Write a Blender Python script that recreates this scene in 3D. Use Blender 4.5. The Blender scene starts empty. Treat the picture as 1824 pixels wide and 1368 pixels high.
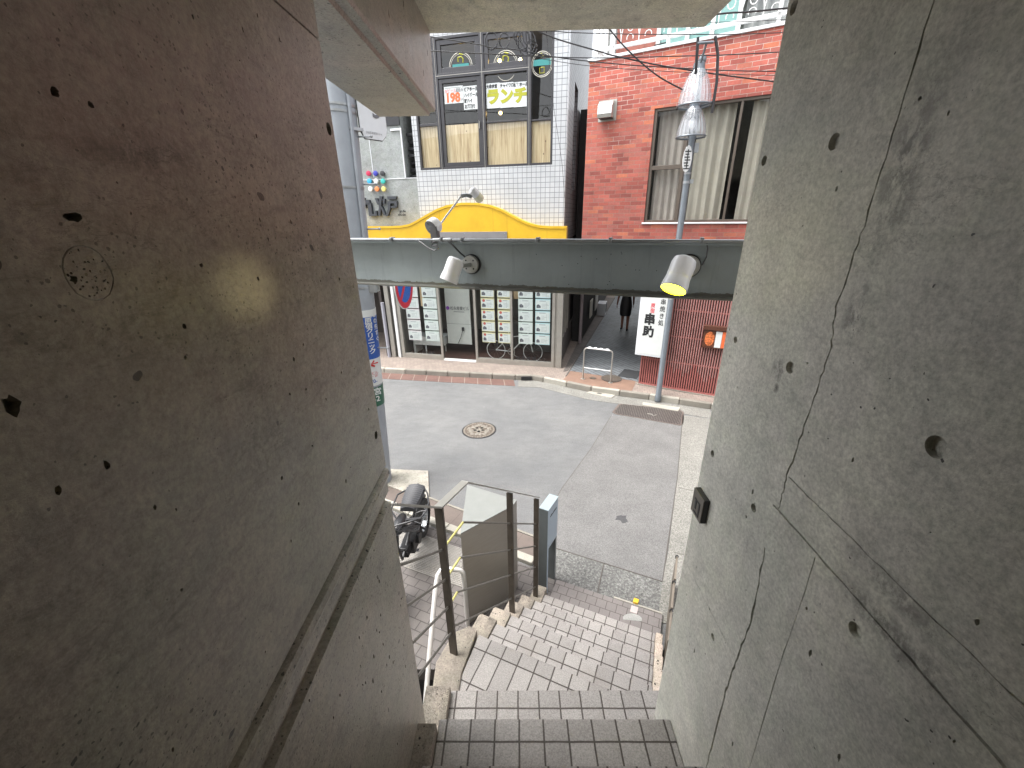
import bpy, bmesh, math, random
from mathutils import Vector, Matrix
R_ = math.radians
random.seed(7)
sc = bpy.context.scene
COL = sc.collection
# ---------------------------------------------------------------- camera
cam_d = bpy.data.cameras.new('camera'); cam = bpy.data.objects.new('camera', cam_d); COL.objects.link(cam)
cam_d.sensor_fit = 'HORIZONTAL'; cam_d.sensor_width = 36.0; cam_d.lens = 732.2/1824*36
cam_d.clip_start = 0.02; cam_d.clip_end = 400
cam.matrix_world = Matrix(((0.99983903, 0.01106655, 0.01412282, 0), (0.00883746, 0.38127332, -0.92442012, 0),
                           (-0.0156148, 0.92439612, 0.38111414, 3.65), (0, 0, 0, 1)))
sc.camera = cam
# ---------------------------------------------------------------- light
SUN_EL, SUN_AZ = R_(68), R_(262)
w = bpy.data.worlds.new('World'); sc.world = w; w.use_nodes = True
nt = w.node_tree; bg = nt.nodes['Background']
sky = nt.nodes.new('ShaderNodeTexSky'); sky.sky_type = 'NISHITA'; sky.sun_disc = False
sky.sun_elevation = SUN_EL; sky.sun_rotation = SUN_AZ; sky.dust_density = 4.0; sky.air_density = 1.2
hs = nt.nodes.new('ShaderNodeHueSaturation'); hs.inputs['Saturation'].default_value = 0.22
nt.links.new(sky.outputs[0], hs.inputs['Color']); nt.links.new(hs.outputs[0], bg.inputs['Color'])
bg.inputs['Strength'].default_value = 0.15
sd = bpy.data.lights.new('sun', 'SUN'); sd.energy = .9; sd.angle = R_(30); sd.color = (1, .97, .93)
so = bpy.data.objects.new('sun', sd); COL.objects.link(so)
so.rotation_euler = (R_(90)-SUN_EL, 0, math.pi-SUN_AZ)
so.location = (0, 0, 20)
sc.view_settings.view_transform = 'Standard'; sc.view_settings.look = 'None'
sc.view_settings.gamma = 1; sc.view_settings.exposure = 2.12; sc.view_settings.use_curve_mapping = False
sc.cycles.max_bounces = 10; sc.cycles.diffuse_bounces = 6; sc.cycles.transparent_max_bounces = 12

# ---------------------------------------------------------------- node helpers
class NT:
    def __init__(s, name):
        s.m = bpy.data.materials.new(name); s.m.use_nodes = True; s.t = s.m.node_tree
        s.p = s.t.nodes['Principled BSDF']; s.out = s.t.nodes['Material Output']; s._oc = None
    def n(s, ty, **kw):
        x = s.t.nodes.new('ShaderNode'+ty)
        for k, v in kw.items(): setattr(x, k, v)
        return x
    def l(s, a, b): s.t.links.new(a, b)
    @property
    def oc(s):
        if s._oc is None: s._oc = s.n('TexCoord').outputs['Object']
        return s._oc
    def mp(s, vec, sca=(1, 1, 1), loc=(0, 0, 0), rot=(0, 0, 0)):
        x = s.n('Mapping'); x.inputs['Scale'].default_value = sca; x.inputs['Location'].default_value = loc
        x.inputs['Rotation'].default_value = rot; s.l(vec, x.inputs[0]); return x.outputs[0]
    def noise(s, sc_=5, det=4, rough=.6, vec=None, dist=0):
        x = s.n('TexNoise'); x.inputs['Scale'].default_value = sc_; x.inputs['Detail'].default_value = det
        x.inputs['Roughness'].default_value = rough; x.inputs['Distortion'].default_value = dist
        s.l(vec or s.oc, x.inputs['Vector']); return x.outputs['Fac']
    def vor(s, sc_=10, vec=None, feature='F1'):
        x = s.n('TexVoronoi'); x.feature = feature; x.inputs['Scale'].default_value = sc_
        s.l(vec or s.oc, x.inputs['Vector']); return x
    def ramp(s, f, stops):
        x = s.n('ValToRGB'); e = x.color_ramp.elements
        while len(e) < len(stops): e.new(.5)
        for i, (p, c) in enumerate(stops):
            e[i].position = p; e[i].color = (c, c, c, 1) if not isinstance(c, tuple) else (*c[:3], 1)
        s.l(f, x.inputs[0]); return x.outputs[0]
    def math(s, op, a, b=None, c=None):
        x = s.n('Math', operation=op)
        for i, v in enumerate((a, b, c)):
            if v is None: continue
            if isinstance(v, (int, float)): x.inputs[i].default_value = v
            else: s.l(v, x.inputs[i])
        return x.outputs[0]
    def mix(s, f, a, b, bt='MIX'):
        x = s.n('Mix', data_type='RGBA', blend_type=bt)
        for i, v in ((0, f), (6, a), (7, b)):
            if isinstance(v, (int, float)): x.inputs[i].default_value = v if i == 0 else (v, v, v, 1)
            elif isinstance(v, tuple): x.inputs[i].default_value = (*v[:3], 1)
            else: s.l(v, x.inputs[i])
        return x.outputs[2]
    def bump(s, h, st=.3, dist=.01, prev=None):
        x = s.n('Bump'); x.inputs['Strength'].default_value = st; x.inputs['Distance'].default_value = dist
        s.l(h, x.inputs['Height'])
        if prev is not None: s.l(prev, x.inputs['Normal'])
        return x.outputs[0]
    def fin(s, col=None, rough=.6, metal=0, nrm=None, spec=None):
        p = s.p
        if col is not None:
            if isinstance(col, tuple): p.inputs['Base Color'].default_value = (*col[:3], 1)
            else: s.l(col, p.inputs['Base Color'])
        if isinstance(rough, (int, float)): p.inputs['Roughness'].default_value = rough
        else: s.l(rough, p.inputs['Roughness'])
        p.inputs['Metallic'].default_value = metal
        if spec is not None: p.inputs['Specular IOR Level'].default_value = spec
        if nrm is not None: s.l(nrm, p.inputs['Normal'])
        return s.m
def KC(c, f=.82): return tuple(round(v*f, 4) for v in c)
def M(name, col, rough=.5, metal=0, var=.12, sc_=8, bump=0, bsc=60, spec=None):
    col = KC(col)
    t = NT(name); n = t.noise(sc_, 5, .65)
    f = t.ramp(n, [(.3, 1-var), (.7, 1+var)]) if var else None
    c = t.mix(1.0, col, f, 'MULTIPLY') if var else col
    nm = t.bump(t.noise(bsc, 3), bump, .003) if bump else None
    return t.fin(c, rough, metal, nm, spec)
def emit(name, col, st):
    t = NT(name); t.fin(col, .4); t.p.inputs['Emission Color'].default_value = (*col, 1); t.p.inputs['Emission Strength'].default_value = st
    return t.m
def glass(name, tint=(1, 1, 1), boost=.06):
    t = NT(name); tr = t.n('BsdfTransparent'); tr.inputs[0].default_value = (*tint, 1)
    gl = t.n('BsdfGlossy'); gl.inputs['Roughness'].default_value = .015
    fr = t.n('LayerWeight'); fr.inputs[0].default_value = .5
    f = t.math('ADD', t.math('MULTIPLY', t.math('POWER', fr.outputs['Facing'], 3.0), .55), boost)
    mx = t.n('MixShader'); t.l(f, mx.inputs[0]); t.l(tr.outputs[0], mx.inputs[1]); t.l(gl.outputs[0], mx.inputs[2])
    t.l(mx.outputs[0], t.out.inputs[0]); return t.m
def grid_uv(t, mode):
    sx = t.n('SeparateXYZ'); t.l(t.oc, sx.inputs[0]); cb = t.n('CombineXYZ')
    if mode == 'wall':
        t.l(t.math('ADD', sx.outputs[0], sx.outputs[1]), cb.inputs[0]); t.l(sx.outputs[2], cb.inputs[1])
    else:
        t.l(sx.outputs[0], cb.inputs[0]); t.l(sx.outputs[1], cb.inputs[1])
    return cb.outputs[0], sx
def tiles(name, c1, c2, mort, bw, bh, ms, loc=(0, 0, 0), off=0, mode='floor', rough=.6, var=.12, speck=0, bump=.6, extra=None, rot=0):
    c1, c2, mort = KC(c1), KC(c2), KC(mort)
    t = NT(name); uv, sx = grid_uv(t, mode)
    uv = t.mp(uv, loc=loc, rot=(0, 0, rot))
    if mode == 'floor':
        nw = t.n('TexNoise'); nw.inputs['Scale'].default_value = 14; nw.inputs['Detail'].default_value = 4; t.l(t.oc, nw.inputs['Vector']); v1 = t.n('VectorMath', operation='MULTIPLY_ADD'); v1.inputs[1].default_value = (.004,)*3; t.l(nw.outputs['Color'], v1.inputs[0]); t.l(uv, v1.inputs[2]); uv = v1.outputs[0]
    b = t.n('TexBrick'); b.offset = off; b.offset_frequency = 2; b.squash = 1
    for k, v in (('Scale', 1), ('Mortar Size', ms/2), ('Mortar Smooth', .15), ('Bias', 0), ('Brick Width', bw), ('Row Height', bh)): b.inputs[k].default_value = v
    b.inputs['Color1'].default_value = (*c1, 1); b.inputs['Color2'].default_value = (*c2, 1); b.inputs['Mortar'].default_value = (*mort, 1)
    t.l(uv, b.inputs['Vector'])
    col = b.outputs['Color']
    col = t.mix(1.0, col, t.ramp(t.noise(3.1, 6, .65), [(.3, 1-var), (.72, 1+var)]), 'MULTIPLY')
    if speck:
        col = t.mix(1.0, col, t.ramp(t.noise(170, 3, .8), [(.34, 1-speck*1.3), (.5, 1), (.66, 1+speck*1.2)]), 'MULTIPLY')
    if extra: col = extra(t, col, b, sx)
    h = t.math('SUBTRACT', t.math('MULTIPLY', t.noise(260, 2, .6), .12), b.outputs['Fac'])
    return t.fin(col, rough, 0, t.bump(h, bump, .004))

def concrete(name, base, tint, pit=1.0, rough=.62, dark=.0, squig=1.0, stains=(), ct=1.0):
    t = NT(name)
    big = t.noise(1.7, 6, .62, dist=.6); mid = t.noise(9, 6, .7); fine = t.noise(120, 4, .7)
    c = t.mix(t.ramp(big, [(.38, 0.0), (.62, 1.0)]), base, tint)
    c = t.mix(1.0, c, t.ramp(mid, [(.25, 1-.26*ct), (.5, 1.0), (.78, 1+.2*ct)]), 'MULTIPLY')
    c = t.mix(1.0, c, t.ramp(fine, [(.34, .74), (.66, 1.22)]), 'MULTIPLY')
    blo = t.noise(4.5, 2, .5, vec=t.mp(t.oc, (1, 1, 1.3), loc=(9, 3, 1)))
    c = t.mix(t.ramp(blo, [(.42, 0), (.5, .5), (.62, 0)]), c, t.mix(1.0, c, (.95, 1.0, .935), 'MULTIPLY'))
    scr = t.noise(20, 8, .8, vec=t.mp(t.oc, (1, .55, 1.5)), dist=.4)
    c = t.mix(1.0, c, t.ramp(scr, [(.36, 1-.28*ct), (.47, 1.0), (.7, 1+.12*ct)]), 'MULTIPLY')
    # soft form-board streaks
    st = t.noise(2.6, 4, .6, vec=t.mp(t.oc, (1, 5, .9)))
    c = t.mix(1.0, c, t.ramp(st, [(.3, .88), (.7, 1.07)]), 'MULTIPLY')
    for (sy, sz, ry, rz, k, colr) in stains:        # weathering stains at fixed places on the wall
        v = t.mp(t.oc, (0, 1/ry, 1/rz), (0, -sy/ry, -sz/rz)); ln_ = t.n('VectorMath', operation='LENGTH'); t.l(v, ln_.inputs[0])
        fa = t.math('SUBTRACT', 1.0, ln_.outputs['Value']); fa = t.math('MAXIMUM', fa, 0); nz = t.ramp(t.noise(38, 8, .8, vec=t.mp(t.oc, (1, 1, .6))), [(.44, 0), (.56, 1)])
        c = t.mix(t.math('MULTIPLY', t.math('MULTIPLY', t.math('POWER', fa, .6), nz), k), c, colr)
    hsum = None
    def pits(scale, thr, keep, amt):
        nonlocal c, hsum
        wv = t.n('VectorMath', operation='ADD'); nn = t.n('TexNoise'); nn.inputs['Scale'].default_value = scale*1.5; nn.inputs['Detail'].default_value = 3
        t.l(t.oc, nn.inputs['Vector']); sc2 = t.n('VectorMath', operation='SCALE'); sc2.inputs['Scale'].default_value = .55/scale
        t.l(nn.outputs['Color'], sc2.inputs[0]); t.l(t.oc, wv.inputs[0]); t.l(sc2.outputs[0], wv.inputs[1])
        v = t.vor(scale, wv.outputs[0]); sp = t.n('SeparateColor'); t.l(v.outputs['Color'], sp.inputs[0])
        gate = t.math('GREATER_THAN', t.math('ADD', sp.outputs[0], t.math('MULTIPLY', t.math('SUBTRACT', t.noise(2.3, 2), .5), 1.3)), keep)
        rad = t.math('MULTIPLY', t.math('ADD', t.math('MULTIPLY', sp.outputs[1], sp.outputs[1]), .22), thr)
        mk = t.math('MULTIPLY', t.math('LESS_THAN', v.outputs['Distance'], rad), gate)
        c = t.mix(t.math('MULTIPLY', mk, amt), c, (.008, .007, .006))
        hsum = mk if hsum is None else t.math('MAXIMUM', hsum, mk)
    kp = .86-.16*pit
    pits(13, .10*pit, kp+.1, .97); pits(38, .2*pit, kp, .97); pits(95, .3*pit, kp, .9); pits(190, .34*pit, kp-.04, .7)
    # fine crawling hairlines in patches
    ln = t.noise(16, 6, .7, vec=t.mp(t.oc, (1, 1, 2.2)), dist=.5)
    a = t.math('ABSOLUTE', t.math('SUBTRACT', ln, .5))
    gate = t.ramp(t.noise(3.2, 3, .6, vec=t.mp(t.oc, loc=(4, 2, 7))), [(.55, 0), (.68, 1)])
    sq = t.math('MULTIPLY', t.math('MULTIPLY', t.math('LESS_THAN', a, .006), gate), .55*squig)
    c = t.mix(sq, c, (.05, .045, .04))
    h = t.math('ADD', t.math('MULTIPLY', fine, .25), t.math('MULTIPLY', mid, .6)); h = t.math('ADD', h, t.math('MULTIPLY', scr, .5)); h = t.math('SUBTRACT', h, t.math('MULTIPLY', hsum, 1.5)); h = t.math('SUBTRACT', h, sq)
    m = t.fin(c, t.ramp(mid, [(.3, rough-.12), (.7, rough+.1)]), 0, t.bump(h, .7, .004))
    if rough < .56: t.p.inputs['Coat Weight'].default_value = .35; t.p.inputs['Coat Roughness'].default_value = .3; t.p.inputs['Coat IOR'].default_value = 1.45
    return m

# ---------------------------------------------------------------- mesh builder
class MB:
    def __init__(s): s.b = bmesh.new()
    def box(s, x0, x1, y0, y1, z0, z1):
        return s.prism([(x0, y0), (x1, y0), (x1, y1), (x0, y1)], z0, z1)
    def prism(s, poly, z0, z1):
        a = sum(poly[i][0]*poly[(i+1) % len(poly)][1]-poly[(i+1) % len(poly)][0]*poly[i][1] for i in range(len(poly)))
        if a < 0: poly = poly[::-1]
        lo = [s.b.verts.new((p[0], p[1], z0)) for p in poly]; hi = [s.b.verts.new((p[0], p[1], z1)) for p in poly]
        n = len(poly); s.b.faces.new(lo[::-1]); s.b.faces.new(hi)
        for i in range(n): s.b.faces.new((lo[i], lo[(i+1) % n], hi[(i+1) % n], hi[i]))
        return s
    def extr(s, prof, p0, p1, ax, up=(0, 0, 1)):
        """profile [(a,b)] in (ax, up) plane swept from p0 to p1"""
        ax, up, p0, p1 = Vector(ax), Vector(up), Vector(p0), Vector(p1)
        A = [s.b.verts.new(p0+ax*a+up*b) for a, b in prof]; B = [s.b.verts.new(p1+ax*a+up*b) for a, b in prof]
        n = len(prof); fs = [s.b.faces.new(A), s.b.faces.new(B[::-1])]
        for i in range(n): fs.append(s.b.faces.new((A[i], B[i], B[(i+1) % n], A[(i+1) % n])))
        bmesh.ops.recalc_face_normals(s.b, faces=fs); return s
    def quad(s, *p): s.b.faces.new([s.b.verts.new(q) for q in p]); return s
    def tube(s, pts, r, n=8, closed=False, cap=True):
        pts = [Vector(p) for p in pts]; rs = r if isinstance(r, (list, tuple)) else [r]*len(pts)
        rings = []; N = len(pts); prev = None
        for i, p in enumerate(pts):
            if closed: d = (pts[(i+1) % N]-pts[i-1])
            else: d = (pts[min(i+1, N-1)]-pts[max(i-1, 0)])
            d.normalize()
            if prev is None: u = d.orthogonal().normalized()
            else:
                u = prev-d*prev.dot(d)
                if u.length < 1e-5: u = d.orthogonal()
                u.normalize()
            prev = u; v = d.cross(u)
            rings.append([s.b.verts.new(p+(u*math.cos(2*math.pi*k/n)+v*math.sin(2*math.pi*k/n))*rs[i]) for k in range(n)])
        for i in range(N if closed else N-1):
            a, b = rings[i], rings[(i+1) % N]
            for k in range(n): s.b.faces.new((a[k], a[(k+1) % n], b[(k+1) % n], b[k]))
        if cap and not closed: s.b.faces.new(rings[0][::-1]); s.b.faces.new(rings[-1])
        return s
    def lathe(s, prof, o=(0, 0, 0), ax=(0, 0, 1), n=24, cap=True):
        ax = Vector(ax).normalized(); u = ax.orthogonal().normalized(); v = ax.cross(u); o = Vector(o); rings = []
        for r, h in prof: rings.append([s.b.verts.new(o+ax*h+(u*math.cos(2*math.pi*k/n)+v*math.sin(2*math.pi*k/n))*max(r, 1e-4)) for k in range(n)])
        for a, b in zip(rings, rings[1:]):
            for k in range(n): s.b.faces.new((a[k], a[(k+1) % n], b[(k+1) % n], b[k]))
        if cap: s.b.faces.new(rings[0][::-1]); s.b.faces.new(rings[-1])
        return s
    def ball(s, o, r, sx=1, sy=1, sz=1, n=10):
        m = Matrix.Translation(o) @ Matrix.Diagonal((r*sx, r*sy, r*sz, 1))
        bmesh.ops.create_uvsphere(s.b, u_segments=n*2, v_segments=n, radius=1, matrix=m); return s
    def build(s, name, mat, parent=None, bevel=0, smooth=False, loc=None, rotz=0, seg=2):
        me = bpy.data.meshes.new(name); s.b.normal_update()
        if smooth:
            for f in s.b.faces: f.smooth = True
        s.b.to_mesh(me); s.b.free(); me.materials.append(mat)
        o = bpy.data.objects.new(name, me); COL.objects.link(o)
        if parent: o.parent = parent
        if loc: o.location = loc
        o.rotation_euler.z = rotz
        if bevel:
            b = o.modifiers.new('bevel', 'BEVEL'); b.width = bevel; b.segments = seg; b.limit_method = 'ANGLE'; b.angle_limit = R_(35)
        if smooth:
            me.set_sharp_from_angle(angle=R_(38))
        return o
def E(name, loc, rotz=0): 
    o = bpy.data.objects.new(name, None); o.empty_display_size = .2; COL.objects.link(o); o.location = loc; o.rotation_euler.z = rotz; return o
def tag(o, label=None, cat=None, group=None, kind=None):
    for k, v in (('label', label), ('category', cat), ('group', group), ('kind', kind)):
        if v: o[k] = v
    return o
def txt(body, size, loc, mat, parent, name='lettering', rot=(R_(90), 0, 0), bold=0, align='LEFT', vertical=False, sx=1, sp=1.0, ext=0):
    c = bpy.data.curves.new('t', 'FONT'); c.body = '\n'.join(body) if vertical else body; c.size = size; c.offset = bold*size; c.align_x = align
    c.space_line = sp; c.extrude = ext; c.resolution_u = 3
    o = bpy.data.objects.new('t', c); COL.objects.link(o)
    dg = bpy.context.evaluated_depsgraph_get(); me = bpy.data.meshes.new_from_object(o.evaluated_get(dg))
    COL.objects.unlink(o); bpy.data.objects.remove(o)
    me.name = name; me.materials.clear(); me.materials.append(mat)
    for p in me.polygons: p.material_index = 0
    q = bpy.data.objects.new(name, me); COL.objects.link(q); q.parent = parent; q.location = loc; q.rotation_euler = rot; q.scale = (sx, 1, 1)
    return q
def arc(c, r, a0, a1, n=12, ax=(1, 0, 0), up=(0, 0, 1), rz=None):
    c, ax, up = Vector(c), Vector(ax), Vector(up); rz = rz or r
    return [c+ax*r*math.cos(R_(a0+(a1-a0)*i/n))+up*rz*math.sin(R_(a0+(a1-a0)*i/n)) for i in range(n+1)]
# ---------------------------------------------------------------- materials
DK = (.05, .045, .04)
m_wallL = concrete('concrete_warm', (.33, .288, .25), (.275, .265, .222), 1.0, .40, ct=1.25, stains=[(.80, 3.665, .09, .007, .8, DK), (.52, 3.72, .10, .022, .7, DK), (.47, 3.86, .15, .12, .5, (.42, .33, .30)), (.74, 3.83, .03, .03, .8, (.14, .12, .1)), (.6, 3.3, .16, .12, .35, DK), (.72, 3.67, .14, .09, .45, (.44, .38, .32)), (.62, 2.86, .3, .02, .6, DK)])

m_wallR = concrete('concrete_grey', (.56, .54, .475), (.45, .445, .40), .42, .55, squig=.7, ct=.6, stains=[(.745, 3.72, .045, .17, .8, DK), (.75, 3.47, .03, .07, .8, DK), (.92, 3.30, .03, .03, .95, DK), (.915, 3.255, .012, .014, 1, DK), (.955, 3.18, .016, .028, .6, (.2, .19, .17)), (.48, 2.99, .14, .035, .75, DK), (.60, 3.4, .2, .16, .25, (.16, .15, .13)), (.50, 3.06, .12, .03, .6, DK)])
m_slab = concrete('concrete_soffit', (.62, .58, .45), (.52, .50, .42), .6)
m_rough = concrete('concrete_curb', (.29, .25, .205), (.17, .15, .125), .8, .85)
def moss(t, col, b, sx): return col
def dirt_edge(t, col, b, sx):
    return t.mix(t.ramp(t.noise(4, 5, .7), [(.55, 0), (.75, .35)]), col, (.2, .17, .14))
m_riserdark = M('grout_dark', (.1, .09, .08), .8)
asph = NT('asphalt_worn')
_c = asph.mix(asph.ramp(asph.noise(.8, 6, .6), [(.35, 0), (.65, 1)]), (.112, .114, .115), (.142, .142, .14))
_c = asph.mix(1.0, _c, asph.ramp(asph.noise(70, 4, .9), [(.36, .66), (.5, 1), (.64, 1.3)]), 'MULTIPLY')
_v = asph.vor(7); _sp = asph.n('SeparateColor'); asph.l(_v.outputs['Color'], _sp.inputs[0])
_k = asph.math('MULTIPLY', asph.math('LESS_THAN', _v.outputs['Distance'], .06), asph.math('GREATER_THAN', _sp.outputs[0], .8))
_c = asph.mix(asph.math('MULTIPLY', _k, .55), _c, (.07, .07, .07))
_w = asph.vor(4.3, asph.mp(asph.oc, loc=(3, 1, 0))); _ws = asph.n('SeparateColor'); asph.l(_w.outputs['Color'], _ws.inputs[0])
_c = asph.mix(asph.math('MULTIPLY', asph.math('MULTIPLY', asph.math('LESS_THAN', _w.outputs['Distance'], .045), asph.math('GREATER_THAN', _ws.outputs[0], .72)), .8), _c, (.45, .45, .43))
_st = asph.noise(5, 9, .85, vec=asph.mp(asph.oc, (.6, 1.3, 1), rot=(0, 0, .25)))
_c = asph.mix(1.0, _c, asph.ramp(_st, [(.36, .84), (.6, 1.06)]), 'MULTIPLY')
_cr = asph.math('LESS_THAN', asph.math('ABSOLUTE', asph.math('SUBTRACT', asph.noise(1.1, 8, .62, dist=1), .5)), .0012)
_c = asph.mix(asph.math('MULTIPLY', _cr, .35), _c, (.09, .09, .09))
m_asph = asph.fin(_c, .85, 0, asph.bump(asph.noise(90, 3, .8), .7, .006))
def speckled(name, c, lo, hi, sc_=120, rough=.85):
    c = KC(c); t = NT(name); k = t.mix(1.0, c, t.ramp(t.noise(sc_, 3, .8), [(.3, lo), (.5, 1), (.68, hi)]), 'MULTIPLY')
    k = t.mix(1.0, k, t.ramp(t.noise(2.2, 5, .65), [(.3, .84), (.7, 1.12)]), 'MULTIPLY')
    return t.fin(k, rough, 0, t.bump(t.noise(sc_, 3, .8), .8, .005))
m_patch = speckled('asphalt_patch', (.152, .149, .145), .62, 1.42, 80)
m_aggr = speckled('gutter_aggregate', (.205, .2, .18), .5, 1.6, 60)
m_aggrd = speckled('gutter_aggregate_dark', (.135, .135, .128), .45, 2.0, 45)
m_kerb = speckled('kerb_stone', (.25, .23, .195), .75, 1.2, 140)
m_kerbw = speckled('kerb_stone_white', (.38, .36, .31), .8, 1.12, 140)
m_pad = concrete('pad_concrete', (.33, .305, .26), (.38, .355, .31), .7, .8)
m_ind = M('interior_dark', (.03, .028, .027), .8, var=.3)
m_white = M('white_paint', (.78, .78, .77), .45, var=.05)
m_wcool = M('white_frame', (.74, .76, .78), .35, var=.04)
m_alu = M('aluminium', (.45, .43, .39), .38, .6, var=.08)
m_steel = M('galvanised_steel', (.42, .44, .46), .42, .75, var=.15, sc_=14)
m_black = M('black_metal', (.025, .025, .028), .42, var=.2)
m_rubber = M('rubber', (.02, .02, .02), .75, var=.2)
m_frame = M('dark_bronze_frame', (.055, .053, .058), .35, .2, var=.1)
m_brown = M('brown_aluminium', (.13, .105, .085), .4, .3, var=.1)
tb = NT('steel_beam_paint'); _c = tb.mix(1.0, (.33, .375, .395), tb.ramp(tb.noise(3, 6, .7), [(.3, .86), (.7, 1.12)]), 'MULTIPLY')
_sx = tb.n('SeparateXYZ'); tb.l(tb.oc, _sx.inputs[0])
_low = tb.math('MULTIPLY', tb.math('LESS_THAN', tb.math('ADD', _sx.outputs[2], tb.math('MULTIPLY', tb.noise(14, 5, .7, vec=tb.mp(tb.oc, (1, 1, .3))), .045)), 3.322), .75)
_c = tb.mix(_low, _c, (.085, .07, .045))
_dr = tb.ramp(tb.noise(22, 4, .7, vec=tb.mp(tb.oc, (1, 1, .08))), [(.55, 0), (.75, .35)]); _c = tb.mix(_dr, _c, (.13, .135, .125))
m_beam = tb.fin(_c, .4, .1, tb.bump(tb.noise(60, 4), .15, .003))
m_glass = glass('window_glass', (.92, .95, .94), .03)
m_glassu = glass('window_glass_upper', (.86, .9, .89), .06)
m_yel = M('yellow_panel', (.74, .45, .025), .36, var=.1, sc_=2.5)
m_ink = M('ink_black', (.02, .02, .022), .5, var=0)
m_inkg = M('ink_grey', (.16, .16, .17), .5, var=0)
m_red = M('ink_red', (.62, .03, .03), .5, var=0); m_pinkr = M('ink_pink', (.75, .12, .14), .5, var=0)
m_ora = M('ink_orange', (.8, .16, .05), .5, var=0); m_lime = M('ink_lime', (.42, .42, .02), .5, var=0)
m_teal = M('ink_teal', (.04, .27, .26), .5, var=0); m_cream = M('ink_cream', (.75, .72, .62), .5, var=0)
m_blue = M('sign_blue', (.02, .1, .42), .4, var=.05); m_green = M('sign_green', (.02, .12, .07), .4, var=.05)
m_paper = M('paper', (.72, .75, .74), .7, var=.03)
m_railm = M('painted_rail', (.2, .19, .17), .4, .5, var=.12, sc_=20); m_post = M('brown_post', (.09, .075, .06), .5, .3, var=.25, sc_=12)
m_topbar = M('rail_top', (.38, .37, .345), .4, .4, var=.1)
m_ypaint = M('worn_yellow', (.65, .6, .22), .45, .2, var=.2, sc_=20)
m_curt = M('curtain_cloth', (.44, .395, .335), .85, var=.1, sc_=3); m_curtb = M('curtain_cloth_brown', (.42, .365, .33), .85, var=.1, sc_=3)
m_brz = NT('brushed_bronze')
_n = m_brz.noise(6, 5, .6, vec=m_brz.mp(m_brz.oc, (1, 1, 14)))
m_brz = m_brz.fin(m_brz.mix(m_brz.ramp(_n, [(.3, 0), (.7, 1)]), (.33, .31, .275), (.37, .345, .31)), .36, .45)
m_ctop = M('cabinet_top', (.25, .26, .245), .45, .2, var=.06)
m_bgrey = M('sign_post_grey', (.16, .18, .185), .4, .2, var=.08); m_bblue = M('sign_face_blue', (.42, .52, .62), .4, var=.05)
m_bwht = M('sign_top_pale', (.31, .37, .39), .35, var=.05)
m_lens = emit('lamp_lens', (1, .93, .012), 6); m_bulb = emit('warm_bulb', (1, .62, .22), 9)
wd = NT('wood_panel'); _s = wd.noise(3, 4, .6, vec=wd.mp(wd.oc, (9, 9, .5)), dist=.5)
_c = wd.ramp(_s, [(.3, (.38, .235, .125)), (.5, (.62, .45, .27)), (.7, (.76, .6, .39))])
_v = wd.vor(5, wd.mp(wd.oc, (1, 1, .8))); _c = wd.mix(wd.math('MULTIPLY', wd.math('LESS_THAN', _v.outputs['Distance'], .07), .75), _c, (.12, .055, .03))
m_wood = wd.fin(_c, .55)
def white_dirt(t, col, b, sx):
    return t.mix(1.0, col, t.ramp(t.noise(.9, 5, .6), [(.3, .86), (.7, 1.04)]), 'MULTIPLY')
m_wtile_shade = tiles('white_tile_shaded', (.34, .34, .345), (.29, .29, .30), (.07, .07, .075), .1, .1, .012, loc=(.02, .03, 0), mode='wall', rough=.4, var=.2, extra=white_dirt, bump=.4)  # darker copy of the white tile, the alley side's shade put into its colour
m_wtile = tiles('white_tile', (.60, .615, .63), (.55, .57, .59), (.22, .23, .24), .1, .1, .011, loc=(.02, .03, 0), mode='wall', rough=.28, var=.05, extra=white_dirt, bump=.4)
def brick_x(t, col, b, sx):
    # old patched pointing: pale lime joints high up and in patches, dirty joints elsewhere
    pale = t.math('MULTIPLY', b.outputs['Fac'], t.ramp(t.math('ADD', t.noise(2.6, 6, .8), t.math('MULTIPLY', t.math('SUBTRACT', sx.outputs[2], 4.9), .13)), [(.5, .1), (.66, .9)]))
    col = t.mix(pale, col, (.5, .40, .35))
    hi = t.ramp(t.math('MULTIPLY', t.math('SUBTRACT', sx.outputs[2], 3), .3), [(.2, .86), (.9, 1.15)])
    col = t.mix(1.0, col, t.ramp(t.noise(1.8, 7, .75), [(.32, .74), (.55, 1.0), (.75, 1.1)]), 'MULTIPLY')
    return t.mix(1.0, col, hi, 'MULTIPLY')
def brickmat():
    t = NT('red_brick'); uv, sx = grid_uv(t, 'wall')
    b = t.n('TexBrick'); b.offset = .5
    for k, v in (('Scale', 1), ('Mortar Size', .0038), ('Mortar Smooth', .1), ('Bias', 0), ('Brick Width', .215), ('Row Height', .07)): b.inputs[k].default_value = v
    b.inputs['Color1'].default_value = (0, 0, 0, 1); b.inputs['Color2'].default_value = (1, 1, 1, 1); b.inputs['Mortar'].default_value = (.5, .5, .5, 1)
    t.l(uv, b.inputs['Vector'])
    rnd = b.outputs['Color']
    col = t.ramp(rnd, [(0, (.22, .052, .04)), (.3, (.33, .078, .056)), (.55, (.39, .1, .072)), (.8, (.31, .095, .075)), (1, (.45, .13, .068))])
    col = t.mix(1.0, col, t.ramp(t.noise(30, 4, .7), [(.3, .85), (.7, 1.12)]), 'MULTIPLY')
    col = t.mix(b.outputs['Fac'], col, (.22, .12, .09))
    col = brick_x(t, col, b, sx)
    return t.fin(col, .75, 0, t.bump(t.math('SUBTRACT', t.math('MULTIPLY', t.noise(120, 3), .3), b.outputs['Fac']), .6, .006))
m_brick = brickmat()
m_cem = concrete('old_cement_render', (.25, .26, .25), (.30, .315, .31), .5, .8, squig=.5)
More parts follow.
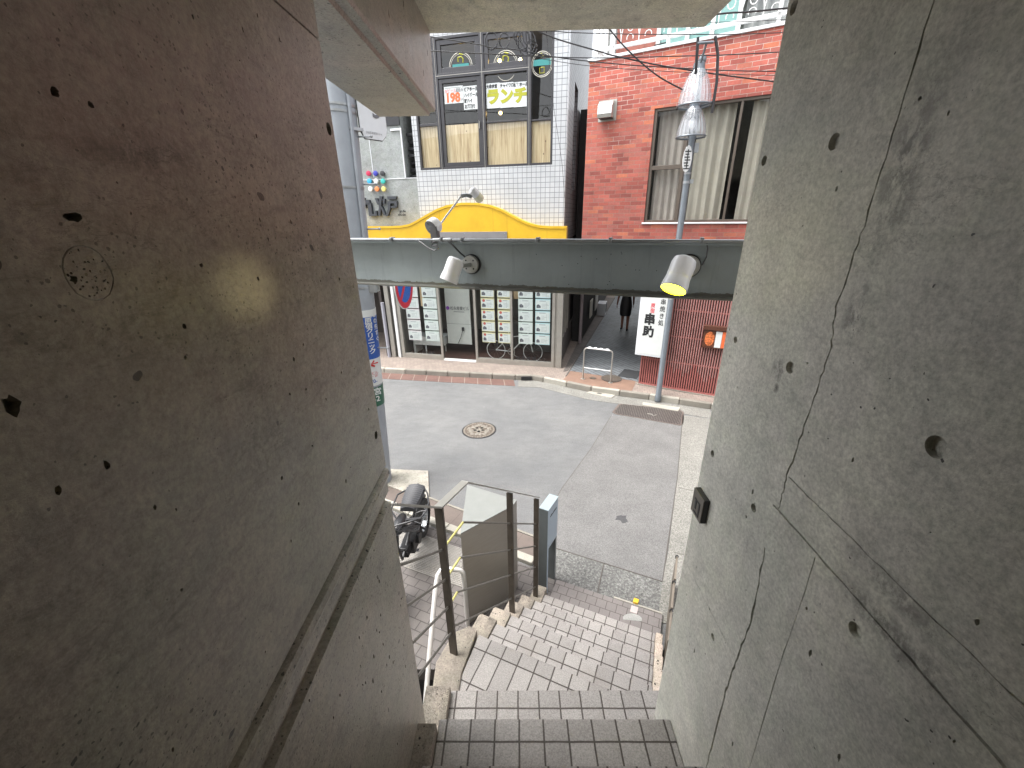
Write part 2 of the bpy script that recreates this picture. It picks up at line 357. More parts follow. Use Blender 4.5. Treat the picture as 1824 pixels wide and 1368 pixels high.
m_pave = tiles('paver_pink', (.25, .205, .175), (.29, .24, .205), (.17, .14, .12), .1, .1, .008, off=.5, rough=.75, var=.15, speck=.1, bump=.3, rot=.23)
m_paveo = tiles('paver_orange', (.22, .135, .098), (.25, .155, .11), (.2, .13, .1), .2, .1, .006, rough=.7, var=.12, speck=.1, bump=.3, rot=.4)
m_alley = tiles('alley_paver', (.17, .185, .195), (.2, .215, .225), (.06, .06, .06), .6, .11, .02, off=.5, rough=.5, var=.2, bump=.5, rot=R_(61))
m_rtile = tiles('red_gutter_tile', (.135, .075, .062), (.155, .088, .072), (.28, .24, .2), .31, 2, .014, rough=.7, var=.2, speck=.15, bump=.3, rot=R_(-6))
m_btile = tiles('brown_gutter_tile', (.125, .1, .085), (.145, .115, .1), (.09, .07, .06), .3, 2, .008, rough=.7, var=.15, speck=.2, bump=.3, rot=R_(27.5))
m_npave = tiles('near_paver', (.115, .102, .096), (.14, .125, .116), (.045, .038, .034), .15, .1, .009, off=.5, rough=.65, var=.1, speck=.12, bump=.4, loc=(.03, .02, 0), rot=R_(23.3))
m_landt = tiles('landing_tile', (.175, .158, .15), (.20, .18, .172), (.085, .07, .062), .1, .1, .007, off=.5, rough=.6, var=.1, speck=.1, bump=.3, loc=(.03, 0, 0))
TC1, TC2, TM = (.30, .28, .262), (.375, .352, .328), (.065, .053, .045)
# ================================================================ STRUCTURE: ground
SR = R_(-23.3)                         # stair axis: local x = across, local y = outward
def struct(mb, name, mat, **k): o = mb.build(name, mat, **k); o['kind'] = 'structure'; return o
g = MB(); PX0, PX1, PY0, PY1 = -2.6, -.46, .9, 2.33        # the basement stairwell is a hole in the ground
for a in ((-60, 60, PY1, 70), (-60, 60, -30, PY0), (-60, PX0, PY0, PY1), (PX1, 60, PY0, PY1)): g.quad((a[0], a[2], 0), (a[1], a[2], 0), (a[1], a[3], 0), (a[0], a[3], 0))
struct(g, 'road', m_asph)
g = MB(); g.prism([(1.8, 7.16), (1.22, 5.98), (.62, 4.9), (.5, 4.62), (.30, 4.2), (.16, 3.87), (.394, 3.757), (1.519, 3.261), (1.9, 4.05), (2.36, 5.14), (2.75, 6.1), (3.05, 6.82), (3.2, 7.2)], -.02, .004)
struct(g, 'road_patch', m_patch)
g = MB(); g.prism([(.16, 3.46), (.385, 3.31), (1.363, 2.842), (1.519, 3.261), (.394, 3.757), (.15, 3.85)], -.02, .008)
struct(g, 'gutter_slab', m_aggrd)
g = MB(); g.prism([(1.32, 2.8), (1.519, 3.261), (1.74, 3.72), (2.36, 5.145), (3.05, 6.82), (3.18, 7.15), (3.75, 6.95), (3.4, 6.0), (2.6, 4.2), (1.9, 2.6)], -.02, .012)
struct(g, 'gutter_strip', m_aggr)
g = MB()
for p, q in (((1.519, 3.261), (2.36, 5.145)), ((2.36, 5.145), (3.05, 6.82))): g.tube([(p[0], p[1], .009), (q[0], q[1], .009)], .006, 5)
for p, q in (((.94, 3.50), (.80, 3.12)), ((2.28, 4.88), (2.75, 4.66)), ((1.78, 3.67), (2.3, 3.45)), ((.16, 3.87), (.394, 3.757)), ((.394, 3.757), (1.519, 3.261))): g.tube([(p[0], p[1], .008), (q[0], q[1], .008)], .007, 5)
for p, q in (((1.8, 7.15), (1.22, 5.98)), ((1.22, 5.98), (.62, 4.9)), ((.62, 4.9), (.3, 4.2))): g.tube([(p[0], p[1], .0), (q[0], q[1], .0)], .0065, 5)
struct(g, 'joint_lines', m_riserdark)
g = MB(); random.seed(13); g.prism([(1.32+.085*math.cos(k*.5)*random.uniform(.45, 1.25), 4.26+.085*math.sin(k*.5)*random.uniform(.45, 1.25)) for k in range(12)], .0, .0062)
struct(g, 'road_stain', M('asphalt_stain', (.06, .06, .062), .8, var=.3, sc_=40))
# near pavement
g = MB(); g.prism([(-9, 8.3), (-9, PY1), (PX0, PY1), (PX1, PY1), (.1, 2.34), (.262, 2.86), (.385, 3.297), (.10, 3.44), (-1.45, 4.255)], -.1, .04)
struct(g, 'pavement_near', m_npave)
g = MB(); g.box(-.93, .14, 2.75, 3.155, -.1, .043)
struct(g, 'landing_tiles', m_landt, rotz=SR)
g = MB(); g.box(-.33, .14, 3.158, 3.178, -.1, .05); struct(g, 'landing_edge', m_kerbw, rotz=SR, bevel=.004)
kd = Vector((.885, -.466, 0)).normalized()
def along(p, L, z0, z1, wdt, mb, gap=.008):
    p = Vector(p); n = Vector((-kd.y, kd.x, 0))
    a, b = p, p+kd*(L-gap); mb.prism([(q.x, q.y) for q in (a, b, b+n*wdt, a+n*wdt)], z0, z1)
kb = E('kerb', (0, 0, 0)); kb['kind'] = 'structure'; del kb['kind']
tag(kb, 'pale stone kerb edging the near pavement behind the cabinet', 'kerb')
for i in range(12):
    g = MB(); along(Vector((.14, 3.475, 0))-kd*(.6*(i+1)), .6, -.05, .055, .1, g); g.build('kerb_stone', m_kerbw, kb, bevel=.008)
g = MB(); along(Vector((.14, 3.475, 0))-kd*7.2+Vector((.466, .885, 0))*.105, 7.25, -.02, .012, .3, g); struct(g, 'gutter_near', m_btile)
g = MB(); along(Vector((.14, 3.475, 0))-kd*7.2+Vector((.466, .885, 0))*.41, 7.25, -.02, .018, .03, g); struct(g, 'gutter_edge', m_kerb)
g = MB(); g.prism([(-2.6, 5.5), (-1.98, 5.38), (-1.393, 5.327), (-1.26, 4.72), (-1.30, 4.64), (-2.6, 5.32)], -.02, .03)
pd = tag(g.build('concrete_pad', m_pad, bevel=.006), 'pale stained concrete pad in the road at the foot of the utility pole', 'pad')
# stairwell pit
g = MB(); T = .08
g.box(PX0-T, PX0, PY0, PY1+T, -2.6, -.11); g.box(PX0, PX1+.02, PY1, PY1+T, -2.6, -.11); g.box(PX1-.0, PX1+T, PY0, PY1, -2.6, -.02); g.box(PX0, PX1, PY0, PY1, -2.7, -2.6)
tag(g.build('stairwell', m_ind), 'dark basement stairwell opening below the wall end', 'stairwell')
gr = MB()
A, B_, C_, D_ = [Vector((*p, 0)) for p in ((-1.315, 3.452), (-.602, 3.165), (-.667, 3.706), (-1.292, 3.987))]
A -= (B_-A)*.9; D_ -= (C_-D_)*.9
gr.prism([(p.x, p.y) for p in (A, B_, C_, D_)], -.02, .043)
grr = tag(gr.build('floor_grating', m_riserdark), 'ribbed metal floor grating let into the paving beside the motorcycle', 'grating')
gr = MB(); N = 24
for i in range(N):
    f = (i+.5)/N; a = A.lerp(D_, f); b = B_.lerp(C_, f); gr.tube([a+Vector((0, 0, .044)), b+Vector((0, 0, .044))], .0075, 5)
gr.build('slat', M('slat_grey', (.42, .4, .37), .5, .3, var=.1), grr)
# far side
KP = [(-14, 12.1), (-3.35, 9.72), (-.05, 9.14), (.35, 9.12), (.62, 8.98), (1.63, 8.36), (2.77, 7.93), (3.85, 7.45), (9, 4.9)]
g = MB(); g.prism([(x, y) for x, y in KP]+[(30, 4.9), (30, 40), (-14, 40)], -.05, .12); struct(g, 'pavement_far', m_pave)
kf = tag(E('kerb', (0, 0, 0)), 'low weathered stone kerb bending along the far side of the road', 'kerb')
for (a, b) in zip(KP[:-1], KP[1:]):
    a, b = Vector(a), Vector(b); L = (b-a).length; n = max(1, round(L/.6)); d = (b-a)/L; nn = Vector((d.y, -d.x))
    for i in range(n):
        p, q = a+d*(L*i/n+.004), a+d*(L*(i+1)/n-.004)
        if p.x < -9 or q.x > 6.5: continue
        h = .128+random.uniform(-.004, .004)
        g = MB(); g.prism([tuple(p+nn*.05), tuple(q+nn*.05), tuple(q-nn*.045), tuple(p-nn*.045)], -.03, h); g.build('kerb_stone', m_kerb if random.random() < .6 else m_kerbw, kf, bevel=.02)
g = MB(); g.prism([(-14, 11.95), (-3.36, 9.67), (-.1, 9.09), (-.06, 8.72), (-3.3, 9.28), (-14, 11.5)], -.02, .006); struct(g, 'gutter_far_red', m_rtile)
g = MB(); g.prism([(.02, 9.08), (.35, 9.06), (.62, 8.92), (1.6, 8.30), (2.74, 7.87), (3.82, 7.39), (3.7, 7.0), (2.6, 7.5), (1.45, 7.95), (.5, 8.62), (.0, 8.68)], -.02, .006); struct(g, 'gutter_far', m_aggr)
g = MB(); g.box(.08, .33, 9.03, 9.10, .02, .1); tag(g.build('drain_inlet', m_ink), 'dark slot drain inlet in the far kerb', 'drain')
dc = MB(); dc.prism([(1.5, 8.28), (1.98, 7.98), (2.1, 8.12), (1.66, 8.4)], 0, .02)
dcc = tag(dc.build('drain_cover', m_kerbw, bevel=.005), 'square white concrete drain cover beside the far kerb', 'drain cover')
g = MB(); g.prism([(1.72, 8.215), (1.8, 8.165), (1.83, 8.2), (1.75, 8.25)], .018, .0225); g.build('lift_slot', m_ink, dcc)
g = MB(); g.prism([(1.02, 8.72), (1.63, 8.37), (2.42, 8.06), (2.62, 8.5), (2.72, 8.9), (1.35, 9.5)], .1, .124); struct(g, 'paving_orange', m_paveo)
g = MB(); g.prism([(1.24, 9.37), (2.72, 8.62), (2.75, 8.5), (8.2, 18.6), (8.5, 30), (6, 30), (4.41, 18.58), (3.17, 14.92), (2.21, 12.07)], .1, .128); struct(g, 'alley_floor', m_alley)
g = MB(); g.prism([(1.10, 9.3), (1.22, 9.36), (2.19, 12.07), (3.15, 14.92), (4.39, 18.58), (4.0, 18.7), (3.0, 15.55), (1.75, 11.6)], .1, .126); struct(g, 'alley_edge', tiles('alley_edge_paver', (.12, .105, .095), (.15, .13, .115), (.06, .05, .045), .3, .1, .01, off=.5, rough=.7, var=.2, bump=.4, rot=R_(70)))
g = MB(); g.prism([(1.12, 9.0), (1.15, 9.0), (2.22, 12.07), (3.19, 14.92), (4.43, 18.58), (4.39, 18.58), (3.15, 14.92), (2.18, 12.07)], .1, .1295); struct(g, 'alley_gutter', m_riserdark)
g = MB(); g.prism([(2.33, 8.95), (2.72, 8.76), (2.95, 9.2), (2.6, 9.4)], .12, .14); tag(g.build('doormat', M('mat_rubber', (.04, .042, .045), .9)), 'dark grey doormat on the alley paving behind the white shop sign', 'mat')
# manholes and plates
def manhole(loc, r, z, label):
    b = tag(E('manhole_cover', (loc[0], loc[1], z)), label, 'manhole cover')
    MB().lathe([(r, -.01), (r, .004), (r*.96, .006)], n=48).build('rim', m_black, b)
    MB().lathe([(r*.93, -.01), (r*.93, .0085)], n=48).build('plate', M('cast_iron_pale', (.13, .105, .085), .6, .3, var=.3, sc_=30), b)
    g = MB(); 
    if r > .25:
        for k in range(36):
            a = k*10; rr = r*.86; g.lathe([(.02, .008), (.016, .0115)], (rr*math.cos(R_(a)), rr*math.sin(R_(a)), 0), n=6)
        for k in range(5):
            a = k*72+90; cx, cy = r*.38*math.cos(R_(a)), r*.38*math.sin(R_(a))
            for q in range(5):
                aa = q*72+a; g.lathe([(.045, .008), (.034, .013)], (cx+.07*math.cos(R_(aa)), cy+.07*math.sin(R_(aa)), 0), n=8)
        for k in range(14): g.lathe([(.016, .008), (.013, .012)], (r*.68*math.cos(R_(k*25.7)), r*.68*math.sin(R_(k*25.7)), 0), n=6)
        g.lathe([(.06, .008), (.05, .013)], n=10)
        g.build('relief', M('iron_relief', (.21, .19, .16), .6, .2, var=.3, sc_=40), b)
    return b
manhole((-.72, 6.65), .315, .0, 'large round manhole cover with worn flower relief in the middle of the road')
manhole((2.16, 8.82), .235, .123, 'round brown manhole cover in the orange paving by the bicycle rack')
manhole((1.74, 8.86), .075, .123, 'tiny round valve cover in the orange paving beside a manhole')
g = MB(); pl = [(1.86, 7.33), (2.05, 7.66), (2.12, 7.70), (3.22, 7.36), (3.26, 7.28), (3.06, 6.78), (2.98, 6.74), (1.9, 7.24)]
pp = tag(g.prism(pl, -.01, .012).build('utility_cover', M('rust_frame', (.16, .13, .115), .6, .3, var=.2), bevel=.003), 'long chequered iron utility cover in the road in front of the lamp post', 'utility cover')
cen = Vector((sum(p[0] for p in pl)/8, sum(p[1] for p in pl)/8)); pi_ = [tuple(cen+(Vector(p)-cen)*.93) for p in pl]
MB().prism(pi_, .0, .014).build('plate', tiles('checker_plate', (.13, .115, .105), (.15, .13, .12), (.035, .03, .027), .05, .05, .02, rough=.5, var=.2, rot=.6, off=.5), pp)
g = MB(); g.tube([(2.52, 7.22, .016), (2.6, 7.19, .016), (2.6, 7.12, .016), (2.68, 7.16, .016)], .012, 5); g.build('emblem', m_alu, pp)
g = MB(); g.prism([(2.58, 7.74), (3.25, 7.46), (3.15, 7.3), (2.53, 7.6)], -.01, .03); fb = tag(g.build('footing', m_kerbw, bevel=.01), 'pale concrete footing slab under the street lamp post', 'footing')
# ================================================================ staircase
st = tag(E('staircase', (0, 0, 0)), 'grey tiled outdoor staircase winding down from the concrete passage to the street', 'staircase')
ZT = lambda k: 1.49-.207*k
def tmat(k, x0, y0, sx=1): return tiles('step_tile', TC1, TC2, TM, .1, .19, .0078, loc=(-x0, -y0, 0), rough=.58, var=.09, speck=.24, bump=.7, extra=dirt_edge)
def tread(poly, z, mat, rot, nose=None):
    g = MB(); g.prism(poly, z-.3, z); return g.build('step', mat, st, rotz=rot, bevel=.006)
for k, (n0, n1, G) in {0: (1.03, 1.294, 1.215), -1: (.78, 1.058, .978), -2: (.53, .805, .735), -3: (-4, .56, .48)}.items():
    tread([(-.345, n0), (.619, n0), (.619, n1), (-.345, n1)] if k < 0 else [(-.345, n0), (.619, n0), (.68, n1), (-.345, n1)], ZT(k), tmat(k, -.0137 if k == 0 else -.0077, G), 0)
GS = {1: 1.413, 2: 1.66, 3: 1.905, 4: 2.165, 5: 2.417, 6: 2.68}
for k, G in GS.items():
    n1 = G+.081
    if k == 1:
        p = [(-.798, .98), (-.86, 1.12), (-.895, 1.23), (-.915, n1-.05), (-.925, n1), (.10, n1), (.1, 1.0), (-.0, .85)]
    else: p = [(-.93, GS[k-1]-.02), (.094, GS[k-1]-.02), (.094, n1), (-.93, n1)]
    tread(p, ZT(k), tmat(k, -.03, G), SR)
# rough concrete curb blocks, left
def curb(poly, z, rot=0, n='curb_block'):
    g = MB(); g.prism(poly, -.1, z)
    return g.build(n, m_rough, st, rotz=rot, bevel=.006)
curb([(-.475, .2), (-.346, .2), (-.346, 1.02), (-.475, 1.02)], 1.74)
curb([(-.465, 1.02), (-.345, 1.0), (-.343, 1.285), (-.462, 1.29)], 1.535)
curb([(-.472, 1.285), (-.338, 1.28), (-.330, 1.5), (-.265, 1.755), (-.315, 1.785), (-.41, 1.74), (-.485, 1.56)], 1.296)
for k, (a, b, t0) in {2: (1.5, 1.757, -1.065), 3: (1.757, 1.99, -1.075), 4: (1.99, 2.25, -1.07), 5: (2.25, 2.5, -1.06), 6: (2.5, 2.83, -1.05)}.items():
    curb([(t0, a), (-.932, a), (-.932, b+.004), (t0, b+.004)], ZT(k)+.012+.002*(k % 2), SR)
m_pinkc = concrete('curb_pink', (.42, .33, .28), (.5, .42, .35), 1.0, .85)
for k in range(1, 7):
    a = GS[k]-.17; b = GS[k]+.085
    g = MB(); g.prism([(.096, a), (.155, a), (.155, b), (.096, b)], -.1, ZT(k)+.02+.002*(k % 2)); g.build('curb_block', m_pinkc, st, rotz=SR, bevel=.01)
g = MB(); g.prism([(.157, .9), (.2, .9), (.2, 2.75), (.157, 2.75)], -.1, .1); g.build('curb_block', m_ind, st, rotz=SR)
# ================================================================ passage walls
def cut(o, cutter):
    m = o.modifiers.new('cut', 'BOOLEAN'); m.operation = 'DIFFERENCE'; m.solver = 'EXACT'; m.object = cutter
def apply(o, cutters):
    """cut each cutter out of the wall; a cut that spoils the wall (bounding box or volume changes) is skipped"""
    def vol(me):
        bm = bmesh.new(); bm.from_mesh(me); v = abs(bm.calc_volume()); bm.free(); return v
    v0 = vol(o.data)
    for c in cutters:
        m = o.modifiers.new('cut', 'BOOLEAN'); m.operation = 'DIFFERENCE'; m.solver = 'EXACT'; m.object = c; m.use_self = True
        dg = bpy.context.evaluated_depsgraph_get(); me = bpy.data.meshes.new_from_object(o.evaluated_get(dg)); o.modifiers.clear()
        if abs(vol(me)-v0) < .01*v0: o.data = me
        else: print('cut skipped', o.name, vol(me), v0)
        bpy.data.objects.remove(c)
def jag(mb, pts, x, wd, dep, amp=.003, sub=10):
    """jagged crack cutter in the x=const wall plane"""
    P = []
    for a, b in zip(pts, pts[1:]):
        for i in range(sub): P.append((a[0]+(b[0]-a[0])*i/sub+random.uniform(-amp, amp), a[1]+(b[1]-a[1])*i/sub+random.uniform(-amp, amp)))
    P.append(pts[-1]); ws = [wd*random.uniform(.35, 1.5) for _ in P]
    L = [];
    for i, p in enumerate(P):
        a = P[max(i-1, 0)]; b = P[min(i+1, len(P)-1)]; d = Vector((b[0]-a[0], b[1]-a[1])).normalized(); n = Vector((-d.y, d.x))*ws[i]/2
        L.append((Vector(p)+n, Vector(p)-n))
    V = [[mb.b.verts.new((x+s*dep, q.x, q.y)) for q in l for s in (-1, 1)] for l in L]
    for a, b in zip(V, V[1:]):
        for i, j in ((0, 1), (1, 3), (3, 2), (2, 0)): mb.b.faces.new((a[i], a[j], b[j], b[i]))
    mb.b.faces.new((V[0][2], V[0][3], V[0][1], V[0][0])); mb.b.faces.new((V[-1][0], V[-1][1], V[-1][3], V[-1][2]))
    bmesh.ops.recalc_face_normals(mb.b, faces=mb.b.faces[:])
def cutter(mb): return mb.build('cutter', m_ind)
def blob(mb, x, y, z, ry, rz, dep=.012, n=9):
    """irregular pit"""
    P = [(y+ry*math.cos(a*2*math.pi/n)*random.uniform(.6, 1.25), z+rz*math.sin(a*2*math.pi/n)*random.uniform(.6, 1.25)) for a in range(n)]
    A = [mb.b.verts.new((x-dep, *p)) for p in P]; B = [mb.b.verts.new((x+dep, *p)) for p in P]
    fs = [mb.b.faces.new(A), mb.b.faces.new(B[::-1])]+[mb.b.faces.new((A[i], B[i], B[(i+1) % n], A[(i+1) % n])) for i in range(n)]
    bmesh.ops.recalc_face_normals(mb.b, faces=fs)
XR, XL = .62, -.42
# right wall
g = MB(); g.box(XR, .92, -4, 1.19, -.1, 4.498)
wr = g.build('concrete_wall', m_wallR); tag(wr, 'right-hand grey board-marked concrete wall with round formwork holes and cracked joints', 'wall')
cs = []
g = MB()
for y, z, r in ((.924, 3.771, .0155), (1.165, 3.764, .012), (.885, 3.318, .0145), (.534, 3.321, .018), (1.136, 2.933, .012), (.886, 2.922, .012), (.536, 2.927, .0155), (1.165, 4.064, .014), (.18, 3.32, .018), (.92, 2.38, .012), (1.134, 3.311, .010)):
    g.lathe([(r*.9, -.011), (r*.97, -.002), (r*1.08, .03)], (XR, y, z), (-1, 0, 0), 18)
cs.append(cutter(g))
g = MB(); jag(g, [(.775, 4.2), (.785, 3.9), (.79, 3.62), (.801, 3.476), (.786, 3.40), (.79, 3.27), (.803, 3.09), (.801, 2.99)], XR, .0035, .006); cs.append(cutter(g))
g = MB(); jag(g, [(.82, 2.985), (.5, 2.986), (.3, 2.984), (.0, 2.985), (-.3, 2.985)], XR, .005, .006, .0015, 14); cs.append(cutter(g))
g = MB(); jag(g, [(.797, 3.082), (.55, 3.08), (.323, 3.08), (0, 3.081), (-.3, 3.08)], XR, .0028, .005, .0015, 14); cs.append(cutter(g))
g = MB(); jag(g, [(.808, 2.86), (.784, 2.644), (.797, 2.443), (.803, 2.28), (.792, 1.917), (.79, 1.6)], XR, .006, .008, .0025, 10); cs.append(cutter(g))
g = MB(); jag(g, [(.664, 2.975), (.661, 2.887), (.66, 2.65), (.643, 2.245), (.64, 1.9)], XR, .0022, .004, .0006, 6); cs.append(cutter(g))
g = MB(); jag(g, [(1.215, 2.441), (1.0, 2.444), (.803, 2.448)], XR, .0022, .004, .0006, 6); cs.append(cutter(g))
g = MB()
random.seed(11)
for i in range(24):
    y = random.uniform(.25, 1.15); z = random.uniform(2.1, 4.1); s_ = random.choice((.0022, .003, .004)); blob(g, XR, y, z, s_*random.uniform(.7, 1.2), s_*random.uniform(.7, 2.2), .006, 7)
for y, z in ((.905, 2.96), (.60, 2.77), (.47, 2.66), (1.219, 1.861), (1.0, 2.2), (.72, 2.2)): blob(g, XR, y, z, .004, .011, .008)
cs.append(cutter(g)); apply(wr, cs)
# left wall: profile swept along the passage, moulded band at knee height
prof = [(-.72, -.1), (XL-.002, -.1), (XL-.003, 2.782), (XL-.02, 2.787), (XL-.02, 2.820), (XL-.004, 2.826), (XL-.003, 2.872), (XL+.004, 2.880), (XL+.009, 2.894), (XL+.006, 2.910), (XL-.008, 2.916), (XL-.008, 2.921), (XL, 2.925), (XL, 4.002), (XL-.004, 4.003), (XL-.004, 4.0055), (XL, 4.0065), (XL, 4.139), (-.72, 4.139)]
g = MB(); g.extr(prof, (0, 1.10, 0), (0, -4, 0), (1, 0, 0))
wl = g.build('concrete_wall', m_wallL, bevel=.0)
tag(wl, 'left-hand brownish pitted concrete wall with a moulded band running along it', 'wall')
g = MB(); random.seed(5); cs = []
for y, z, r in ((1.074, 3.835, .013), (1.061, 3.054, .0125)): g.lathe([(r, -.03), (r, .03)], (XL, y, z), (1, 0, 0), 18)
cs.append(cutter(g)); g = MB()
for y, z, a, b in ((.417, 3.654, .009, .0042), (.305, 3.51, .0065, .009), (.36, 3.75, .0045, .005), (.345, 3.79, .003, .003), (.395, 3.60, .004, .004), (.445, 3.76, .005, .004)): blob(g, XL, y, z, a, b, .012, 11)
for i in range(60):
    y = random.uniform(.25, 1.08); z = random.uniform(2.95, 3.98); s_ = random.choice((.0015, .0022, .0035)); blob(g, XL, y, z, s_, s_*random.uniform(.8, 2.0), .006, 7)
for i in range(60):
    y = random.uniform(.35, 1.08); z = random.uniform(1.9, 2.77); s_ = random.choice((.0018, .0026, .004)); blob(g, XL-.002, y, z, s_, s_*random.uniform(1.2, 3.0), .008, 7)
cs.append(cutter(g)); g = MB()
g.tube([(XL+.0006, .411+.0235*math.cos(a*.35)*random.uniform(.95, 1.05), 3.603+.026*math.sin(a*.35)) for a in range(18)], .0013, 5, closed=True); cs.append(cutter(g)); g = MB()
for i in range(34):
    q = random.random()**.5*.021; t_ = random.random()*6.3; blob(g, XL, .411+q*math.cos(t_), 3.603+q*1.1*math.sin(t_), random.uniform(.0006, .0018), random.uniform(.0006, .0016), .0025, 6)
cs.append(cutter(g)); apply(wl, cs)
# canopy slab with beam, over the passage
g = MB(); g.box(-.72, .955, -4, 2.59, 4.5, 4.72)
cn = tag(g.build('canopy_slab', m_slab, bevel=.006), 'flat concrete canopy slab roofing the passage and jutting over the steps', 'canopy')
g = MB(); g.extr([(-.72, 4.142), (XL-.035, 4.142), (XL-.03, 4.155), (XL-.004, 4.16), (XL, 4.172), (XL, 4.499), (-.72, 4.499)], (0, 2.56, 0), (0, -4, 0), (1, 0, 0))
bm_ = g.build('concrete_beam', m_wallL, bevel=0); tag(bm_, 'pinkish concrete beam hanging below the canopy at upper left', 'beam')
g = MB()
for y, z in ((1.55, 4.33), (1.75, 4.28), (2.0, 4.4), (2.3, 4.26), (2.45, 4.38), (1.45, 4.22)): blob(g, XL, y, z, .006, .014, .01)
apply(bm_, [cutter(g)])
# building mass behind
g = MB(); g.box(-14, -.722, -6, .88, -.1, 7); tag(g.build('host_building', m_wallR), 'concrete building block left of the passage walls', 'building')
g = MB(); g.box(.922, 14, -6, 1.0, -.1, 7); tag(g.build('host_building', m_wallR), 'concrete building block right of the passage walls', 'building')
g = MB(); g.box(-.72, .92, -4.3, -4.05, 0, 4.49); tag(g.build('back_wall', m_wallR), 'concrete wall closing the passage behind the viewer', 'wall')
# ================================================================ steel beam with spot lights
BE = R_(-18.85); bo = (.142, 2.178, 0)
be = tag(E('steel_beam', bo, BE), 'dark grey painted steel beam spanning across the passage mouth', 'beam')
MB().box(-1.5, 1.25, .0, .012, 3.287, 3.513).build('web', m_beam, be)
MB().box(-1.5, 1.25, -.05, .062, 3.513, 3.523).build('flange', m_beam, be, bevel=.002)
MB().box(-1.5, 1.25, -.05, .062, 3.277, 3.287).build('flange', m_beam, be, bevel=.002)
g = MB()
random.seed(3)
for i in range(17):
    x = random.uniform(-.05, .55); z = random.uniform(3.31, 3.49); g.lathe([(.0028, -.002), (.002, .001)], (x, 0, z), (0, -1, 0), 6)
g.build('rivet_marks', m_ink, be)
cd = tag(E('conduit', bo, BE), 'thin galvanised conduit clipped along the top of the steel beam', 'conduit')
MB().tube([(-1.45, -.052, 3.532), (-.1, -.052, 3.531), (1.2, -.052, 3.529)], .008, 8).build('pipe', m_steel, cd, smooth=True)
for x in (-.86, -.55, -.43, -.02, .33, .72):
    g = MB(); g.box(x-.008, x+.008, -.066, -.03, 3.521, 3.545); g.lathe([(.007, 0), (.007, .01)], (x, -.066, 3.533), (0, -1, 0), 8); g.build('clamp', m_steel, cd, bevel=.002)
MB().tube([(-.60, -.05, 3.53), (-.53, -.052, 3.531), (-.49, -.052, 3.531)], .012, 10).build('coupling', m_steel, cd, smooth=True)
m_lampw = M('lamp_white', (1.13, 1.13, 1.15), .35, .1, var=.06); m_lamps = M('lamp_silver', (.55, .55, .53), .4, .4, var=.08)
def spot(name, mount, aim, label, scale=1.0, disc=True, off=.1):
    """wall spot: mounting disc, knuckle, head, lens.  mount is local to the beam; aim is the head axis (towards the lens)"""
    e = tag(E(name, bo, BE), label, 'spotlight', 'spotlights on the steel beam')
    m = Vector(mount); a = Vector(aim).normalized(); s_ = scale
    if disc:
        MB().lathe([(.052*s_, 0), (.052*s_, .012), (.05*s_, .014)], m, (0, -1, 0), 28).build('gasket', m_black, e, smooth=True)
        q = MB(); q.lathe([(.047*s_, .012), (.047*s_, .026), (.043*s_, .03)], m, (0, -1, 0), 28); pl_ = q.build('mounting_plate', m_lamps, e, smooth=True)
        for k in range(4):
            c = (m.x+.03*s_*math.cos(R_(45+90*k)), m.y, m.z+.03*s_*math.sin(R_(45+90*k))); MB().lathe([(.0045, .028), (.0045, .0315)], c, (0, -1, 0), 8).build('screw', m_ink, pl_)
    return e, m, a
def head(e, c, a, s_=1.0):
    """c = centre of the lens, a = direction the light points"""
    c = Vector(c); a = Vector(a).normalized(); b = -a
    MB().lathe([(.0352*s_, .034*s_), (.0352*s_, .040*s_), (.036*s_, .082*s_), (.033*s_, .096*s_), (.024*s_, .102*s_)], c, b, 28).build('housing', m_lampw, e, smooth=True)
    MB().lathe([(.0335*s_, .035*s_), (.0335*s_, .042*s_)], c, b, 28).build('seal', m_black, e, smooth=True)
    MB().lathe([(.036*s_, .0), (.039*s_, .002*s_), (.0385*s_, .018*s_), (.0355*s_, .036*s_)], c, b, 28, cap=False).build('bezel', m_lampw, e, smooth=True)
    MB().lathe([(.0355*s_, .003*s_), (.034*s_, .006*s_)], c, b, 28).build('lens', m_lens, e)
    return c+b*.06*s_
# left spot
e, m, a = spot('spotlight', (-.405, .0, 3.405), (-.28, -.35, -1), 'left of the two wall spotlights, silver head turned aside from its round plate')
hc = head(e, (-.465, -.17, 3.335), (-.34, -.32, -1), 1.22)
MB().tube([(-.405, -.028, 3.405), (-.412, -.075, 3.405), hc], [.012, .011, .01], 10).build('knuckle', m_lamps, e, smooth=True)
MB().lathe([(.011, 0), (.011, .012)], (-.405, -.03, 3.405), (0, -1, 0), 8).build('bolt', m_steel, e)
MB().tube([(-.52, -.054, 3.528), (-.49, -.065, 3.515), (-.46, -.07, 3.49), (-.44, -.06, 3.465), (-.437, -.03, 3.45), (-.437, -.012, 3.44)], .0045, 8).build('cable', m_black, e, smooth=True)
